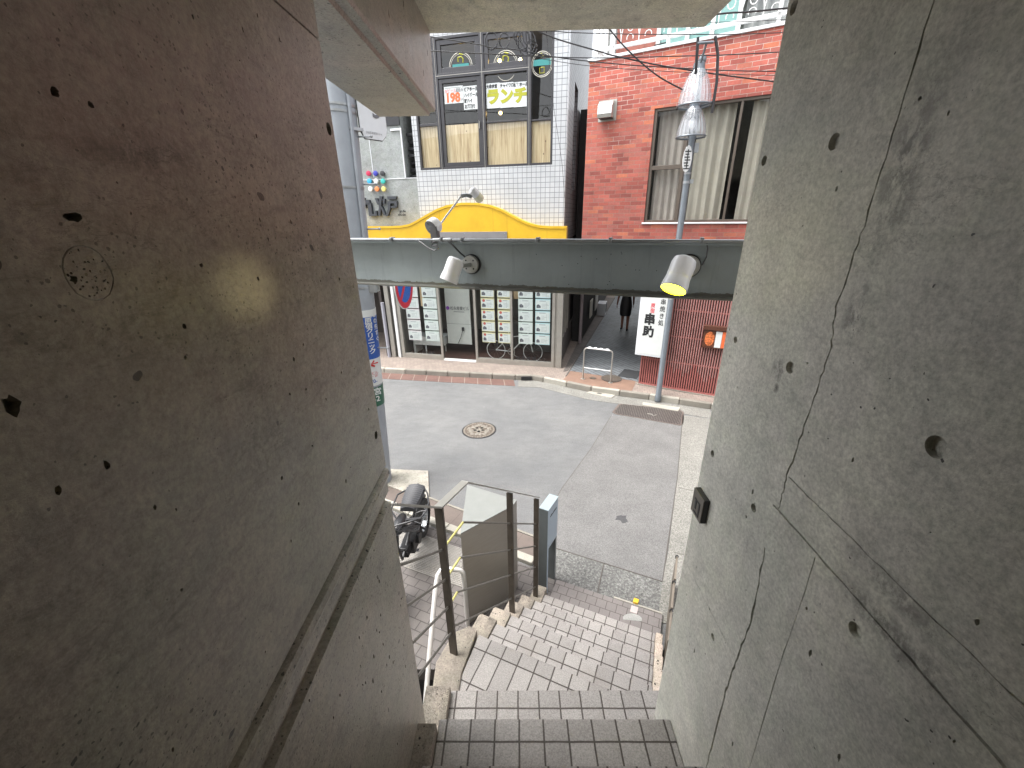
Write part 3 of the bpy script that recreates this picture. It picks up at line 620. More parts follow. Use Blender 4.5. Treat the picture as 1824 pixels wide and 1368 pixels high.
# right spot
e, m, a = spot('spotlight', (.685, .0, 3.42), (-.3, -.4, -1), 'right of the two wall spotlights, white head with a lit yellow lens')
hc = head(e, (.625, -.22, 3.345), (-.30, -.62, -1), 1.42)
MB().tube([(.685, -.028, 3.42), (.675, -.075, 3.42), hc], [.013, .012, .011], 10).build('knuckle', m_lamps, e, smooth=True)
MB().tube([(.74, -.054, 3.528), (.75, -.03, 3.5), (.752, -.012, 3.46), (.74, -.012, 3.425)], .003, 6).build('cable', m_inkg, e, smooth=True)
def glow(par, pos, target, energy, size):  # added spots, aimed off the heads' axes to make warm patches on walls
    L = bpy.data.lights.new('added_wall_glow', 'SPOT'); L.energy = energy; L.color = (1, .85, .42); L.spot_size = R_(size); L.spot_blend = 1; L.shadow_soft_size = .02
    lo = bpy.data.objects.new('added_wall_glow', L); COL.objects.link(lo); lo.location = pos; lo.rotation_euler = (Vector(target)-Vector(pos)).to_track_quat('-Z', 'Y').to_euler()
glow(e, (.615, 1.70, 3.33), (XL, .655, 3.55), 2.6, 5.0)  # stands in for the lens reflection on the left wall
glow(e, (-.36, 2.06, 3.31), (XR, 1.12, 3.56), 1.5, 20)
# arm lamp pointing outward over the street
e = tag(E('arm_lamp', bo, BE), 'white lamp on a long arm bolted above the steel beam, aimed at the yellow sign', 'spotlight', 'spotlights on the steel beam')
ax = Vector((-.30, -.80, -.42)).normalized(); c0 = Vector((-.615, -.04, 3.59))
MB().lathe([(.040, 0), (.042, .006), (.042, .040), (.036, .048)], c0, -ax, 28).build('base_cup', m_lampw, e, smooth=True)
q = MB().lathe([(.0405, -.003), (.0405, .002)], c0, -ax, 28).build('base_plate', m_inkg, e)
u = ax.orthogonal().normalized(); v = ax.cross(u)
for k in range(3): MB().lathe([(.004, .002), (.004, .0045)], c0+(u*math.cos(k*2.1)+v*math.sin(k*2.1))*.026, ax, 8).build('screw', m_ink, q)
MB().lathe([(.007, .002), (.007, .005)], c0, ax, 8).build('screw', m_ink, q)
MB().box(-.615, -.575, -.055, -.02, 3.515, 3.60).build('bracket', m_inkg, e, bevel=.003)
j = Vector((-.475, .06, 3.745)); MB().tube([c0-ax*.04+Vector((.02, .01, .0)), j], .005, 10).build('arm', m_lampw, e, smooth=True)
MB().tube([j, j+Vector((.02, .02, .004)), j+Vector((.045, .035, -.002))], [.011, .009, .012], 10).build('joint', m_steel, e, smooth=True)
hd = j+Vector((.06, .045, .012)); dd = Vector((.32, .75, -.62)).normalized()
MB().lathe([(.016, -.03), (.0215, -.026), (.0225, .0), (.0225, .010)], hd, dd, 20).build('housing', m_lampw, e, smooth=True)
MB().lathe([(.0235, .010), (.0245, .043), (.021, .05), (.008, .052)], hd, dd, 20).build('lens', M('lamp_glass_cream', (1.1, 1.06, .75), .2, var=0), e, smooth=True)
MB().tube([(-.70, -.052, 3.53), (-.66, -.07, 3.515), (-.62, -.075, 3.49), (-.585, -.075, 3.478), (-.565, -.07, 3.49), (-.575, -.065, 3.505), (-.61, -.06, 3.50), (-.60, -.06, 3.52), (-.56, -.055, 3.53)], .004, 6).build('cable', m_inkg, e, smooth=True)
# intercom plaque on the right wall
e = tag(E('wall_plaque', (XR, 1.13, 2.735), 0), 'small dark square plaque fixed low on the right-hand concrete wall end', 'plaque')
MB().box(-.018, 0, -.038, .038, -.046, .046).build('back_box', m_black, e, bevel=.002)
MB().box(-.021, -.018, -.038, .038, -.046, .046).build('face', M('plaque_bronze', (.17, .155, .135), .4, .5), e, bevel=.001)
g = MB()
for a in ((-.02, .02, .012, .018), (-.02, -.012, -.03, .012), (.004, .014, -.02, .01), (-.02, .016, -.036, -.03)): g.box(-.0225, -.021, a[0], a[1], a[2], a[3])
g.build('emblem', m_ink, e)
# ================================================================ railing on the steps
TS = lambda t, s, z: Vector((t*.91845+s*.39555, -.39555*t+.91845*s, z))
rl = tag(E('stair_railing', (0, 0, 0)), 'brown steel stair railing with flat posts and four thin rods beside the winding steps', 'railing')
PA, PB, PC = (-.995, 1.325), (-1.0, 2.155), (-1.0, 2.697)
for (t, s_), zb, zt in ((PA, 1.25, 2.345), (PB, .64, 1.842), (PC, .2, 1.40)):
    g = MB(); g.box(-.023, .023, -.008, .008, zb, zt); p = TS(t, s_, 0); g.build('post', m_post, rl, bevel=.0015, loc=p, rotz=SR)
zc = [1.405, 1.13, .88, .63, .38]; sk = [1.584, 1.536, 1.478, 1.42, 1.362]
def flat(mb, a, b, wdt, th):
    a, b = Vector(a), Vector(b); d = (b-a).normalized(); n = Vector((d.y, -d.x, 0)).normalized(); up = n.cross(d).normalized()
    if up.z < 0: up = -up
    V = []
    for p in (a, b): V.append([mb.b.verts.new(p+n*x*wdt/2+up*y*th/2) for x, y in ((-1, -1), (1, -1), (1, 1), (-1, 1))])
    mb.b.faces.new(V[0]); mb.b.faces.new(V[1][::-1])
    for i in range(4): mb.b.faces.new((V[0][i], V[1][i], V[1][(i+1) % 4], V[0][(i+1) % 4]))
    bmesh.ops.recalc_face_normals(mb.b, faces=mb.b.faces[:])
for i in range(5):
    C_ = TS(-1.0, 2.70 if i else 2.72, zc[i]); K = TS(-1.0, sk[i], zc[i]+.82*(2.697-sk[i])); A_ = TS(-.995, 1.318, K.z+(.03 if i == 0 else .0))
    Z = Vector((-.425, 1.105, A_.z+.42)); 
    if i == 0:
        g = MB(); flat(g, C_, K, .042, .009); flat(g, K, A_, .042, .009); flat(g, A_, Z, .042, .009); g.build('top_rail', m_topbar, rl, bevel=.001)
    else:
        g = MB(); g.tube([C_+Vector((.0, 0, 0)), K], .0062, 8); g.tube([A_, Z], .0062, 8); r = g.build('rail', m_railm, rl, smooth=True)
        g = MB(); g.tube([K, A_], .0066, 8); g.build('worn_section', m_ypaint if i < 4 else m_topbar, r, smooth=True)
g = MB(); hr = [(-.50, 2.73, .03), (-.50, 2.73, .66)]+[(-.50-.05*(1-math.cos(R_(a))), 2.735, .68+.07*math.sin(R_(a))) for a in (30, 60, 90)]+[(-.66, 2.745, .752), (-.70, 2.735, .745), (-.725, 2.70, .72), (-.735, 2.62, .665), (-.74, 2.2, .34), (-.74, 1.5, -.22)]
hd_ = tag(g.tube(hr, .0205, 14).build('handrail', M('stainless_tube', (.74, .72, .69), .3, .45, var=.06), smooth=True), 'bent stainless steel tube handrail leading down into the basement stairwell', 'handrail')
# cabinet
cb = tag(E('sign_monolith', (0, 0, 0)), 'tall brown metal monolith cabinet with a pale triangular top beside the steps', 'cabinet')
cp = [(-.50, 2.74), (-.062, 3.095), (-.022, 3.18), (-.518, 3.42)]
MB().prism(cp, .045, 1.145).build('body', m_brz, cb, bevel=.002)
cc = Vector((-.27, 3.1)); MB().prism([tuple(cc+(Vector(p)-cc)*1.004) for p in cp], 1.145, 1.152).build('top', m_ctop, cb, bevel=.001)
# sign post
sp_ = tag(E('sign_post', (.27, 3.085, 0), R_(-28.6)), 'slim grey sign post with pale blue face at the foot of the steps', 'sign post')
MB().box(-.093, -.003, 0, .235, .62, 1.092).build('body', m_bgrey, sp_)
MB().box(-.093, -.003, 0, .028, .035, .62).build('leg', m_bgrey, sp_); MB().box(-.093, -.003, .2, .235, .035, .62).build('leg', m_bgrey, sp_)
g = MB(); g.box(-.003, 0, .001, .234, .62, 1.092); g.box(-.003, 0, .001, .027, .04, .62); g.build('face_panel', m_bblue, sp_)
MB().box(-.095, .002, -.002, .237, 1.092, 1.1).build('top', m_bwht, sp_)
g = MB(); random.seed(2); y = .05
while y < .2:
    w_ = random.uniform(.006, .014); g.box(0, .0012, y, y+w_, .985, 1.0+random.choice((0, .006))); y += w_+.004
g.build('printed_line', m_ink, sp_)
# landing marks
g = MB(); g.prism([(1.12, 2.965), (1.165, 2.945), (1.19, 2.99), (1.145, 3.012)], .03, .075); tag(g.build('yellow_block', m_yel, bevel=.006), 'small yellow block on the edge of the tiled landing', 'marker')
g = MB(); g.prism([(1.07, 2.875), (1.13, 2.85), (1.165, 2.92), (1.105, 2.945)], .042, .047); tag(g.build('floor_sticker', M('sticker_pink', (.5, .42, .4), .5)), 'small pale pink sticker on the landing tiles', 'sticker')
g = MB(); p = [Vector((1.075, 2.80, 0))+Vector((.09*math.cos(R_(a)), .055*math.sin(R_(a)), 0)) for a in range(-30, 200, 10)]; g.prism([(q.x, q.y) for q in p], .0425, .0455)  # thin pale half-round patch laid on the tiles
tag(g.build('floor_mark', speckled('pale_mark', (.34, .34, .32), .7, 1.2, 90)), 'half-round whitish mark on the landing tiles', 'floor mark')
# things leaning beyond the right curb
for i, (t, s_, h_) in enumerate(((.185, 2.60, .42), (.185, 2.93, .42), (.19, 3.27, .42))):
    e = tag(E('board', TS(t, s_, 0), SR), 'tall weathered board %s beyond the right curb of the steps' % ('nearest the steps', 'second along', 'farthest along')[i], 'board', 'boards standing beyond the right curb')
    MB().box(-.0, .02, 0, .30, 0.01, h_).build('panel', M('board_beige', (.2, .17, .135), .7, var=.2), e, bevel=.003)
    MB().tube([(.0, .29, h_-.02), (-.004, .29, h_+.012), (.012, .285, h_+.03), (.02, .27, h_+.02)], .006, 6).build('cap', m_black, e, smooth=True)
e = tag(E('folding_stand', TS(.22, 2.1, 0), SR), 'white folding tube stand poking out behind the right wall at the steps', 'stand')
MB().tube([(-.06, .05, .66), (.1, .12, .70), (.22, .1, .70)], .009, 8).build('tube', m_lampw, e, smooth=True)
MB().tube([(-.03, .07, .655), (.1, 0, .58), (.2, -.02, .56)], .008, 8).build('tube', m_steel, e, smooth=True)
MB().tube([(.03, .1, .0), (.03, .08, .66)], .012, 8).build('leg', m_black, e, smooth=True)
MB().tube([(.09, .0, .0), (.09, .02, .6)], .012, 8).build('leg', m_black, e, smooth=True)
# ================================================================ motorcycle
mc = tag(E('motorcycle', (-1.205, 3.56, .042), R_(-4)), 'small black motorcycle parked on the paving with a ribbed seat and side rack', 'motorcycle')
for y, nm in ((.40, 'w'), (-.72, 'f')):
    wv = MB(); wv.lathe([(.17, -.05), (.225, -.045), (.243, 0), (.225, .045), (.17, .05)], (0, y, .245), (1, 0, 0), 36, cap=False); wh = wv.build('wheel', m_rubber, mc, smooth=True)
    q = MB(); q.lathe([(.17, -.03), (.16, -.03), (.16, .03), (.17, .03)], (0, y, .245), (1, 0, 0), 30, cap=False); q.lathe([(.035, -.06), (.035, .06)], (0, y, .245), (1, 0, 0), 14)
    for k in range(8): a = k*math.pi/4; q.tube([(0, y, .245), (0, y+.165*math.cos(a), .245+.165*math.sin(a))], .006, 5)
    q.build('rim', m_steel, wh)
g = MB(); L = []
for i in range(25):
    f = i/24; y = .0+.37*f; wd_ = .112*(.72+.28*math.sin(min(f*1.5, 1)*math.pi/2))*(1 if f < .9 else .9); z = .735+.03*f+(.006 if i % 2 else -.006)
    L.append([(x*wd_, y, z-(.06 if abs(x) > .98 else .028*abs(x)**2)) for x in (-1, -.9, -.6, -.2, .2, .6, .9, 1)])
V = [[g.b.verts.new(p) for p in l] for l in L]
for a, b in zip(V, V[1:]):
    for i in range(7): g.b.faces.new((a[i], a[i+1], b[i+1], b[i]))
g.b.faces.new([v for v in V[0]]); g.b.faces.new([v for v in V[-1]][::-1])
for a, b in zip(V, V[1:]): g.b.faces.new((a[0], b[0], b[-1], a[-1]))
bmesh.ops.recalc_face_normals(g.b, faces=g.b.faces[:])
g.build('seat', M('seat_vinyl', (.045, .046, .052), .38, var=.1), mc, smooth=True)
g = MB()
g.tube([(.10, .34, .72), (.15, .27, .71), (.205, .12, .70), (.20, .02, .66), (.15, -.04, .62), (.09, -.06, .62)], .0095, 8)
g.tube([(.08, .0, .64), (.14, .03, .655), (.20, .03, .66)], .008, 8); g.tube([(.08, -.09, .62), (.17, -.10, .6), (.2, -.04, .63)], .008, 8)
g.tube([(-.10, .34, .70), (-.19, .25, .69), (-.19, .02, .66), (-.1, -.06, .6)], .0095, 8)
g.build('side_rack', m_black, mc, smooth=True)
g = MB(); g.tube([(0, .48, .3), (.05, .1, .45), (.04, -.2, .62), (0, -.42, .7)], .018, 8); g.tube([(0, .42, .72), (.03, .05, .5), (0, -.3, .3), (0, -.4, .66)], .016, 8); g.tube([(-.05, .45, .3), (-.05, .1, .45), (-.03, -.4, .68)], .018, 8)
g.tube([(.06, -.62, .275), (.06, -.47, .78)], .02, 8); g.tube([(-.06, -.62, .275), (-.06, -.47, .78)], .02, 8); g.build('frame', m_black, mc, smooth=True)
g = MB(); g.box(-.06, .07, -.12, .12, .2, .36); g.lathe([(.06, 0), (.06, .04)], (.06, .02, .29), (1, 0, 0), 20)
for k in range(6): g.box(-.045, .045, -.24, -.12, .26+k*.022, .268+k*.022)
g.build('engine', M('engine_black', (.05, .05, .052), .35, .5, var=.3, sc_=20), mc, bevel=.006)
g = MB(); g.ball((-.02, -.18, .68), 1, .06, .13, .05, 12); g.build('fuel_tank', M('tank_black', (.02, .02, .022), .3, .1, var=0), mc, smooth=True)
g = MB(); g.tube([(-.3, -.36, .92), (-.22, -.42, .93), (0, -.46, .86), (.2, -.42, .91), (.24, -.38, .90)], .011, 8); g.tube([(.14, -.405, .905), (.27, -.35, .885)], .017, 8); g.tube([(-.2, -.41, .92), (-.33, -.33, .91)], .017, 8); g.build('handlebar', m_black, mc, smooth=True)
g = MB()
for k in range(16):
    a = random.uniform(-.1, .13); g.tube([(a, -.45, .8), (a+random.uniform(-.05, .07), -.25, .66+random.uniform(-.03, .05)), (a*.6+.05, -.02, .5), (.07, .1, .38)], .006, 6)
g.build('cable', m_black, mc, smooth=True)
MB().lathe([(.03, 0), (.045, .06), (.05, .2), (.048, .26), (.03, .27)], (-.03, .06, .30), (-.1, -1, -.15), 18).build('muffler', M('muffler_steel', (.5, .5, .52), .25, .8, var=.05), mc, smooth=True)
g = MB(); g.tube([(.02, .20, .22), (-.02, .13, .02)], .013, 8); g.box(-.05, .02, .10, .14, -.0, .014); g.build('kickstand', m_black, mc, smooth=False)
g = MB(); g.tube([(.05, .22, .26), (.12, .2, .25)], .014, 8); g.tube(arc((.11, .2, .26), .035, 0, 360, 12, (0, 1, 0), (0, 0, 1)), .006, 6); g.build('footpeg', m_black, mc, smooth=True)
g = MB(); g.tube([(0, .2, .6), (0, .42, .54), (0, .56, .44)], .03, 8); g.build('mudguard', m_black, mc, bevel=.004)
# ================================================================ utility pole
LX = .047
up_ = tag(E('utility_pole', (-2.075, 5.1, 0)), 'thick pale grey utility pole wrapped in advertising, beside the left wall edge', 'utility pole')
m_pole = M('pole_grey', (.36, .39, .43), .6, .1, var=.1, sc_=3, bump=.15, bsc=30)
def pz(z, a=0, r=.178): return Vector((LX*z+r*math.sin(R_(a)), -r*math.cos(R_(a)), z))
def ring(z0, z1, r, name, mat, par=None): 
    return MB().tube([(LX*z0, 0, z0), (LX*z1, 0, z1)], r, 40).build(name, mat, par or up_, smooth=True)
ring(0, 10, .172, 'shaft', m_pole)
for z in (4.66, 4.72, 2.86, 2.93, 3.95): ring(z, z+.022, .179, 'band', m_steel)
s1 = ring(1.97, 2.56, .1765, 'blue_wrap', m_blue); ring(2.515, 2.6, .1772, 'white_border', m_paper, s1)
s2 = ring(1.60, 1.97, .1762, 'white_wrap', m_paper); s3 = ring(1.30, 1.575, .178, 'green_plate', m_green)
TA = 43
def ptxt(b, size, z, a, mat, par, **k): p = pz(z, a, .183); return txt(b, size, p, mat, par, rot=(R_(90), 0, R_(a)), **k)
ptxt('原宿クリニック', .078, 2.44, TA, m_paper, s1, vertical=True, bold=.02, sp=.84, align='CENTER', sx=1.25)
ptxt('この先すぐ', .07, 2.5, 74, m_paper, s1, vertical=True, bold=.02, sp=1.1, align='CENTER')
ptxt('←', .13, 1.86, 52, m_red, s2, bold=.03, align='CENTER'); ptxt('MKビル\n3F・2F', .045, 1.76, 38, m_red, s2, align='CENTER', sp=.9); ptxt('470-', .07, 1.64, 36, m_blue, s2, align='CENTER', bold=.01)
ptxt('神宮\n3-2', .105, 1.475, 36, m_paper, s3, align='CENTER', bold=.02, sp=.95)
for z, a in ((2.09, 80), (3.52, 90), (3.99, 95), (4.45, 88)):
    g = MB(); p = pz(z, a, .16); q = pz(z, a, .32); g.tube([p, q], .009, 8); g.ball(q, .016, n=6); g.build('step_bolt', m_steel, up_, smooth=True)
g = MB(); g.tube([pz(3.3, 60, .19), pz(5.6, 50, .19)], .02, 10); g.tube([pz(5.0, 20, .2), pz(6.5, 20, .2)], .03, 10); g.build('cable_duct', m_pole, up_, smooth=True)
# no-parking sign on a bracket
ns = tag(E('no_parking_sign', (-1.375, 5.09, 2.88)), 'round blue and red no-parking sign seen nearly edge-on beside the utility pole', 'sign')
n_ = Vector((.993, -.118, 0)); ns.rotation_euler = n_.to_track_quat('Z', 'Y').to_euler()
MB().lathe([(.295, -.01), (.295, .002)], n=48).build('disc', m_paper, ns)
def annul(r0, r1, z, n=48):
    g = MB(); A = [g.b.verts.new((r0*math.cos(k*2*math.pi/n), r0*math.sin(k*2*math.pi/n), z)) for k in range(n)]; B = [g.b.verts.new((r1*math.cos(k*2*math.pi/n), r1*math.sin(k*2*math.pi/n), z)) for k in range(n)]
    for k in range(n): g.b.faces.new((A[k], B[k], B[(k+1) % n], A[(k+1) % n]))
    return g
m_nred = M('sign_red', (.65, .02, .05), .4, var=.03); m_nblue = M('sign_blue_bright', (.01, .13, .55), .4, var=.03)
annul(.215, .285, .004).build('red_rim', m_nred, ns)
MB().lathe([(.215, .0), (.215, .0035)], n=48).build('blue_field', m_nblue, ns)
g = MB(); g.quad((-.17, -.13, .0055), (-.13, -.17, .0055), (.17, .13, .0055), (.13, .17, .0055)); g.build('slash', m_nred, ns)
nb = MB(); nb.tube([(-1.97, 5.1, 2.92), (-1.39, 5.09, 2.86)], .016, 8); nb.tube([(-1.95, 5.1, 2.99), (-1.39, 5.09, 2.93)], .012, 8); nb.box(-1.80, -1.70, 5.02, 5.16, 2.80, 2.98)
tag(nb.build('sign_bracket', m_steel, bevel=.003), 'steel bracket arms holding the round sign to the utility pole', 'bracket')
# white board on the pole
wb = tag(E('pole_sign', (-1.66, 5.1, 0), math.atan2(.794, .607)), 'white panel sign with cut corners and small black writing, high on the utility pole', 'sign')
pr = [(.0, 4.52), (.046, 4.44), (.27, 4.44), (.325, 4.49), (.345, 4.55), (.345, 5.0), (.0, 5.0)]
g = MB(); g.extr([(a, b) for a, b in pr], (0, -.008, 0), (0, .008, 0), (1, 0, 0)); g.build('panel', m_wcool, wb, bevel=.003)
g = MB(); g.tube([(a*1.0, .006, b) for a, b in pr], .008, 6, closed=True); g.build('edge', m_black, wb)
txt('5', .22, (.17, -.012, 4.655), m_inkg, wb, bold=.03); txt('渋谷区神宮前3-21-6', .024, (.06, -.012, 4.492), m_inkg, wb)
MB().box(-.14, .02, -.03, .03, 4.5, 4.53).build('bracket', m_steel, wb); 
# ================================================================ street lamp
lp = tag(E('street_lamp', (2.90, 7.79, .03)), 'grey street lamp post with two ribbed bell-shaped glass shades one above the other', 'street lamp')
m_lpost = M('lamp_post_paint', (.19, .215, .24), .4, .4, var=.08)
MB().tube([(0, 0, 0), (0, 0, .12), (0, 0, .13), (0, 0, 4.6), (0, 0, 5.75)], [.062, .062, .056, .052, .04], 20).build('post', m_lpost, lp, smooth=True)
MB().lathe([(.058, 4.06), (.058, 4.10)], n=16).build('clamp', m_steel, lp); MB().lathe([(.058, 4.2), (.058, 4.23)], n=16).build('clamp', m_steel, lp); MB().box(.05, .12, -.03, .03, 4.52, 4.66).build('control_box', m_steel, lp); MB().box(.04, .1, -.05, .05, 4.06, 4.12).build('bracket', m_steel, lp)
t = NT('ribbed_glass'); a = t.n('BsdfTransparent'); a.inputs[0].default_value = (.9, .93, .95, 1); b = t.n('BsdfDiffuse'); b.inputs[0].default_value = (.55, .57, .6, 1); gl = t.n('BsdfGlossy'); gl.inputs['Roughness'].default_value = .15
mx = t.n('MixShader'); mx.inputs[0].default_value = .24; t.l(a.outputs[0], mx.inputs[1]); t.l(b.outputs[0], mx.inputs[2]); m2 = t.n('MixShader'); m2.inputs[0].default_value = .16; t.l(mx.outputs[0], m2.inputs[1]); t.l(gl.outputs[0], m2.inputs[2]); t.l(m2.outputs[0], t.out.inputs[0]); m_rib = t.m
def bell(c, R, Hh, label=None):
    g = MB(); n = 72; rings = []
    for i in range(15):
        f = i/14; r = R*(1-(1-f)**2.1*.62) if f < 1 else R
        r = R*(.36+.64*math.sin(f*math.pi/2)**.85); rings.append([g.b.verts.new(Vector(c)+Vector((r*(1+(.022 if k % 3 == 0 else -.01))*math.cos(k*2*math.pi/n), r*(1+(.022 if k % 3 == 0 else -.01))*math.sin(k*2*math.pi/n), -Hh*f))) for k in range(n)])
    for a_, b_ in zip(rings, rings[1:]):
        for k in range(n): g.b.faces.new((a_[k], a_[(k+1) % n], b_[(k+1) % n], b_[k]))
    o = g.build('lamp_shade', m_rib, lp, smooth=True)
    rp = [Vector(c)+Vector((R*1.03*math.cos(k*math.pi/18), R*1.03*math.sin(k*math.pi/18), -Hh)) for k in range(36)]
    MB().tube(rp, .014, 8, closed=True).build('rim', m_lpost, o, smooth=True)
    MB().lathe([(R*.44, -.07), (R*.46, -.06), (R*.38, .0), (R*.34, .07), (R*.15, .09)], c, n=28).build('cap', m_lpost, o, smooth=True)
    MB().lathe([(R*.43, -.095), (R*.43, -.08)], c, n=28).build('band', m_ink, o, smooth=True)
    MB().ball(Vector(c)+Vector((0, 0, -Hh*.55)), .05, 1, 1, 1.7).build('bulb', m_white, o, smooth=True)
    for k in range(6): 
        pass
bell((-.13, -.25, 5.60), .235, .47); bell((-.07, -.12, 5.15), .215, .42)
g = MB(); g.tube([(-.20, -.35, 5.50), (-.235, -.40, 5.70), (-.26, -.42, 5.93)], .022, 8); g.build('arm', m_black, lp, smooth=True)
g = MB(); g.tube([(-.03, -.45, 5.93), (.05, -.44, 5.72), (.1, -.42, 5.4), (.1, -.4, 5.0)], .022, 8); g.build('arm', m_black, lp, smooth=True)
g = MB(); g.tube([(-.26, -.42, 5.86), (-.04, -.45, 5.86)], .018, 8); g.tube([(-.13, -.43, 5.86), (-.14, -.3, 5.62)], .016, 8); g.tube([(.1, -.42, 5.15), (0, -.05, 5.15)], .014, 8); g.build('crossbar', m_lpost, lp, smooth=True)
g = MB(); g.ball((.0, 0, 5.78), .06, 1, 1, 1.2); g.build('finial', m_lpost, lp, smooth=True)
em = E('emblem_plate', (0, 0, 0)); em.parent = lp
g = MB(); g.extr([(.075*math.cos(R_(a)), .20*math.sin(R_(a))) for a in range(0, 360, 30)], (-.07, -.1, 4.42), (-.07, -.085, 4.42), (1, 0, 0)); g.build('plate', m_white, em, bevel=.004)
g = MB()
for z in range(7): g.box(-.07-.05+.01*(z % 2), -.07+.05-.015*(z % 3), -.104, -.1, 4.27+z*.042, 4.287+z*.042)
g.box(-.078, -.062, -.105, -.1, 4.27, 4.56); g.build('relief', m_ink, em)
g = MB(); g.lathe([(.0545, 2.1), (.0545, 2.9)], n=20); g.build('sticker_band', M('post_sticker', (.3, .3, .28), .6, var=.3, sc_=25), lp, smooth=True)
# bike rack
rk = tag(E('bicycle_rack', (1.50, 8.82, .122), math.atan2(-.257, .578)), 'low white hoop bicycle rack standing on the orange paving', 'bicycle rack')
W_ = .633; pts = [(0, 0, 0), (0, 0, .68)]+[(.07-.07*math.cos(R_(a)), 0, .68+.07*math.sin(R_(a))) for a in (30, 60, 90)]+[(W_-.07+.07*math.sin(R_(a)), 0, .68+.07*math.cos(R_(a))) for a in (0, 30, 60, 90)]+[(W_, 0, 0)]
MB().tube(pts, .016, 10).build('hoop', m_alu, rk, smooth=True); MB().tube([(0, 0, .28), (W_, 0, .28)], .011, 8).build('crossbar', m_white, rk, smooth=True)
g = MB(); 
for x in (.12, .25, .38, .51): g.tube([(x-.03, 0, .775), (x+.03, 0, .775)], .011, 6)
g.tube([(.07, 0, .752), (W_-.07, 0, .752)], .017, 10); g.build('top_cover', m_white, rk, smooth=True)
g = MB(); g.lathe([(.05, 0), (.05, .008)], (0, 0, 0), n=16); g.lathe([(.05, 0), (.05, .008)], (W_, 0, 0), n=16); g.build('foot_plate', m_alu, rk)
# ================================================================ overhead wires
WP = {'service cable sagging steeply down to the street lamp': ([(.4, 7.5, 7.2), (1.17, 7.5, 6.33), (1.42, 7.5, 6.09), (1.61, 7.5, 5.92), (1.89, 7.5, 5.71), (2.2, 7.5, 5.52), (2.6, 7.6, 5.38)], .013),
 'thick cable sloping down to the right across both upper facades': ([(-1.5, 7.5, 6.8), (-.12, 7.5, 6.29), (.41, 7.5, 6.09), (.69, 7.5, 6.0), (1.25, 7.5, 5.86), (1.54, 7.5, 5.79), (2.38, 7.5, 5.64), (3.83, 7.5, 5.45), (7, 7.5, 5.1)], .012),
 'level cable crossing the top arms of the street lamp': ([(-6, 7.5, 6.2), (-1.21, 7.5, 5.91), (.87, 7.5, 5.79), (2.36, 7.5, 5.78), (3.84, 7.5, 5.8), (8, 7.5, 5.95)], .009),
 'cable crossing the lamp just above its upper shade': ([(-5, 7.5, 6.6), (-.96, 7.5, 6.04), (-.36, 7.5, 5.94), (.04, 7.5, 5.9), (.7, 7.5, 5.79), (1.54, 7.5, 5.7), (2.38, 7.5, 5.64), (3.83, 7.5, 5.57), (8, 7.5, 5.5)], .009),
 'faint thin wire just below the lamp cap': ([(.3, 7.5, 5.8), (1.17, 7.5, 5.68), (2.39, 7.5, 5.59), (3.82, 7.5, 5.52), (7, 7.5, 5.4)], .005),
 'thin wire along the foot of the balcony railing': ([(-5, 7.5, 6.4), (-.13, 7.5, 6.15), (1.02, 7.5, 6.08), (2.33, 7.5, 6.04), (3.85, 7.5, 6.03), (8, 7.5, 6.1)], .007),
 'topmost thick cable in front of the balcony bars at right': ([(.5, 7.5, 6.12), (2.3, 7.5, 6.22), (3.05, 7.5, 6.27), (3.87, 7.5, 6.31), (8, 7.5, 6.6)], .015),
 'thin wire in front of the balcony bars below the thick cable': ([(.5, 7.5, 6.2), (2.15, 7.5, 6.16), (2.89, 7.5, 6.17), (3.82, 7.5, 6.18), (8, 7.5, 6.3)], .005),
 'thin wire hanging down the right edge of the white tiled facade': ([(.45, 7.5, 6.3), (.59, 7.5, 5.25), (.66, 7.5, 4.88), (.75, 7.5, 4.41), (.8, 7.5, 4.0), (.86, 7.6, 3.6)], .004)}
for lb, (p, r) in WP.items():
    P = [Vector(q) for q in p]; Q = []
    for i in range(len(P)-1):
        p0, p1, p2, p3 = P[max(i-1, 0)], P[i], P[i+1], P[min(i+2, len(P)-1)]
        for k in range(6):
            u = k/6; Q.append(.5*((2*p1)+(p2-p0)*u+(2*p0-5*p1+4*p2-p3)*u*u+(3*p1-p0-3*p2+p3)*u**3))
    Q.append(P[-1]); o = MB().tube(Q, r*.78, 6).build('overhead_wire', m_black, smooth=True); tag(o, lb, 'wire', 'overhead wires across the street')
g = MB(); random.seed(9)
for c, r in (((-.33, 6.02), .09), ((-.14, 6.02), .075), ((.05, 6.07), .05), ((.13, 6.03), .10), ((.19, 5.99), .13), ((.26, 5.93), .08)):
    g.tube([(c[0]+r*math.cos(a*.5)*1.0, 7.52+.02*math.sin(a), c[1]+r*1.2*math.sin(a*.5)) for a in range(13)], .008, 6)
for k in range(4): g.tube([(.05+k*.05, 7.5, 6.3), (.1+k*.04, 7.5, 6.0), (.2+k*.05, 7.5, 5.85+.03*k)], .007, 6)
tag(g.build('cable_coil', m_black, smooth=True), 'tangle of looped spare cable hanging in front of the upper windows', 'cable')
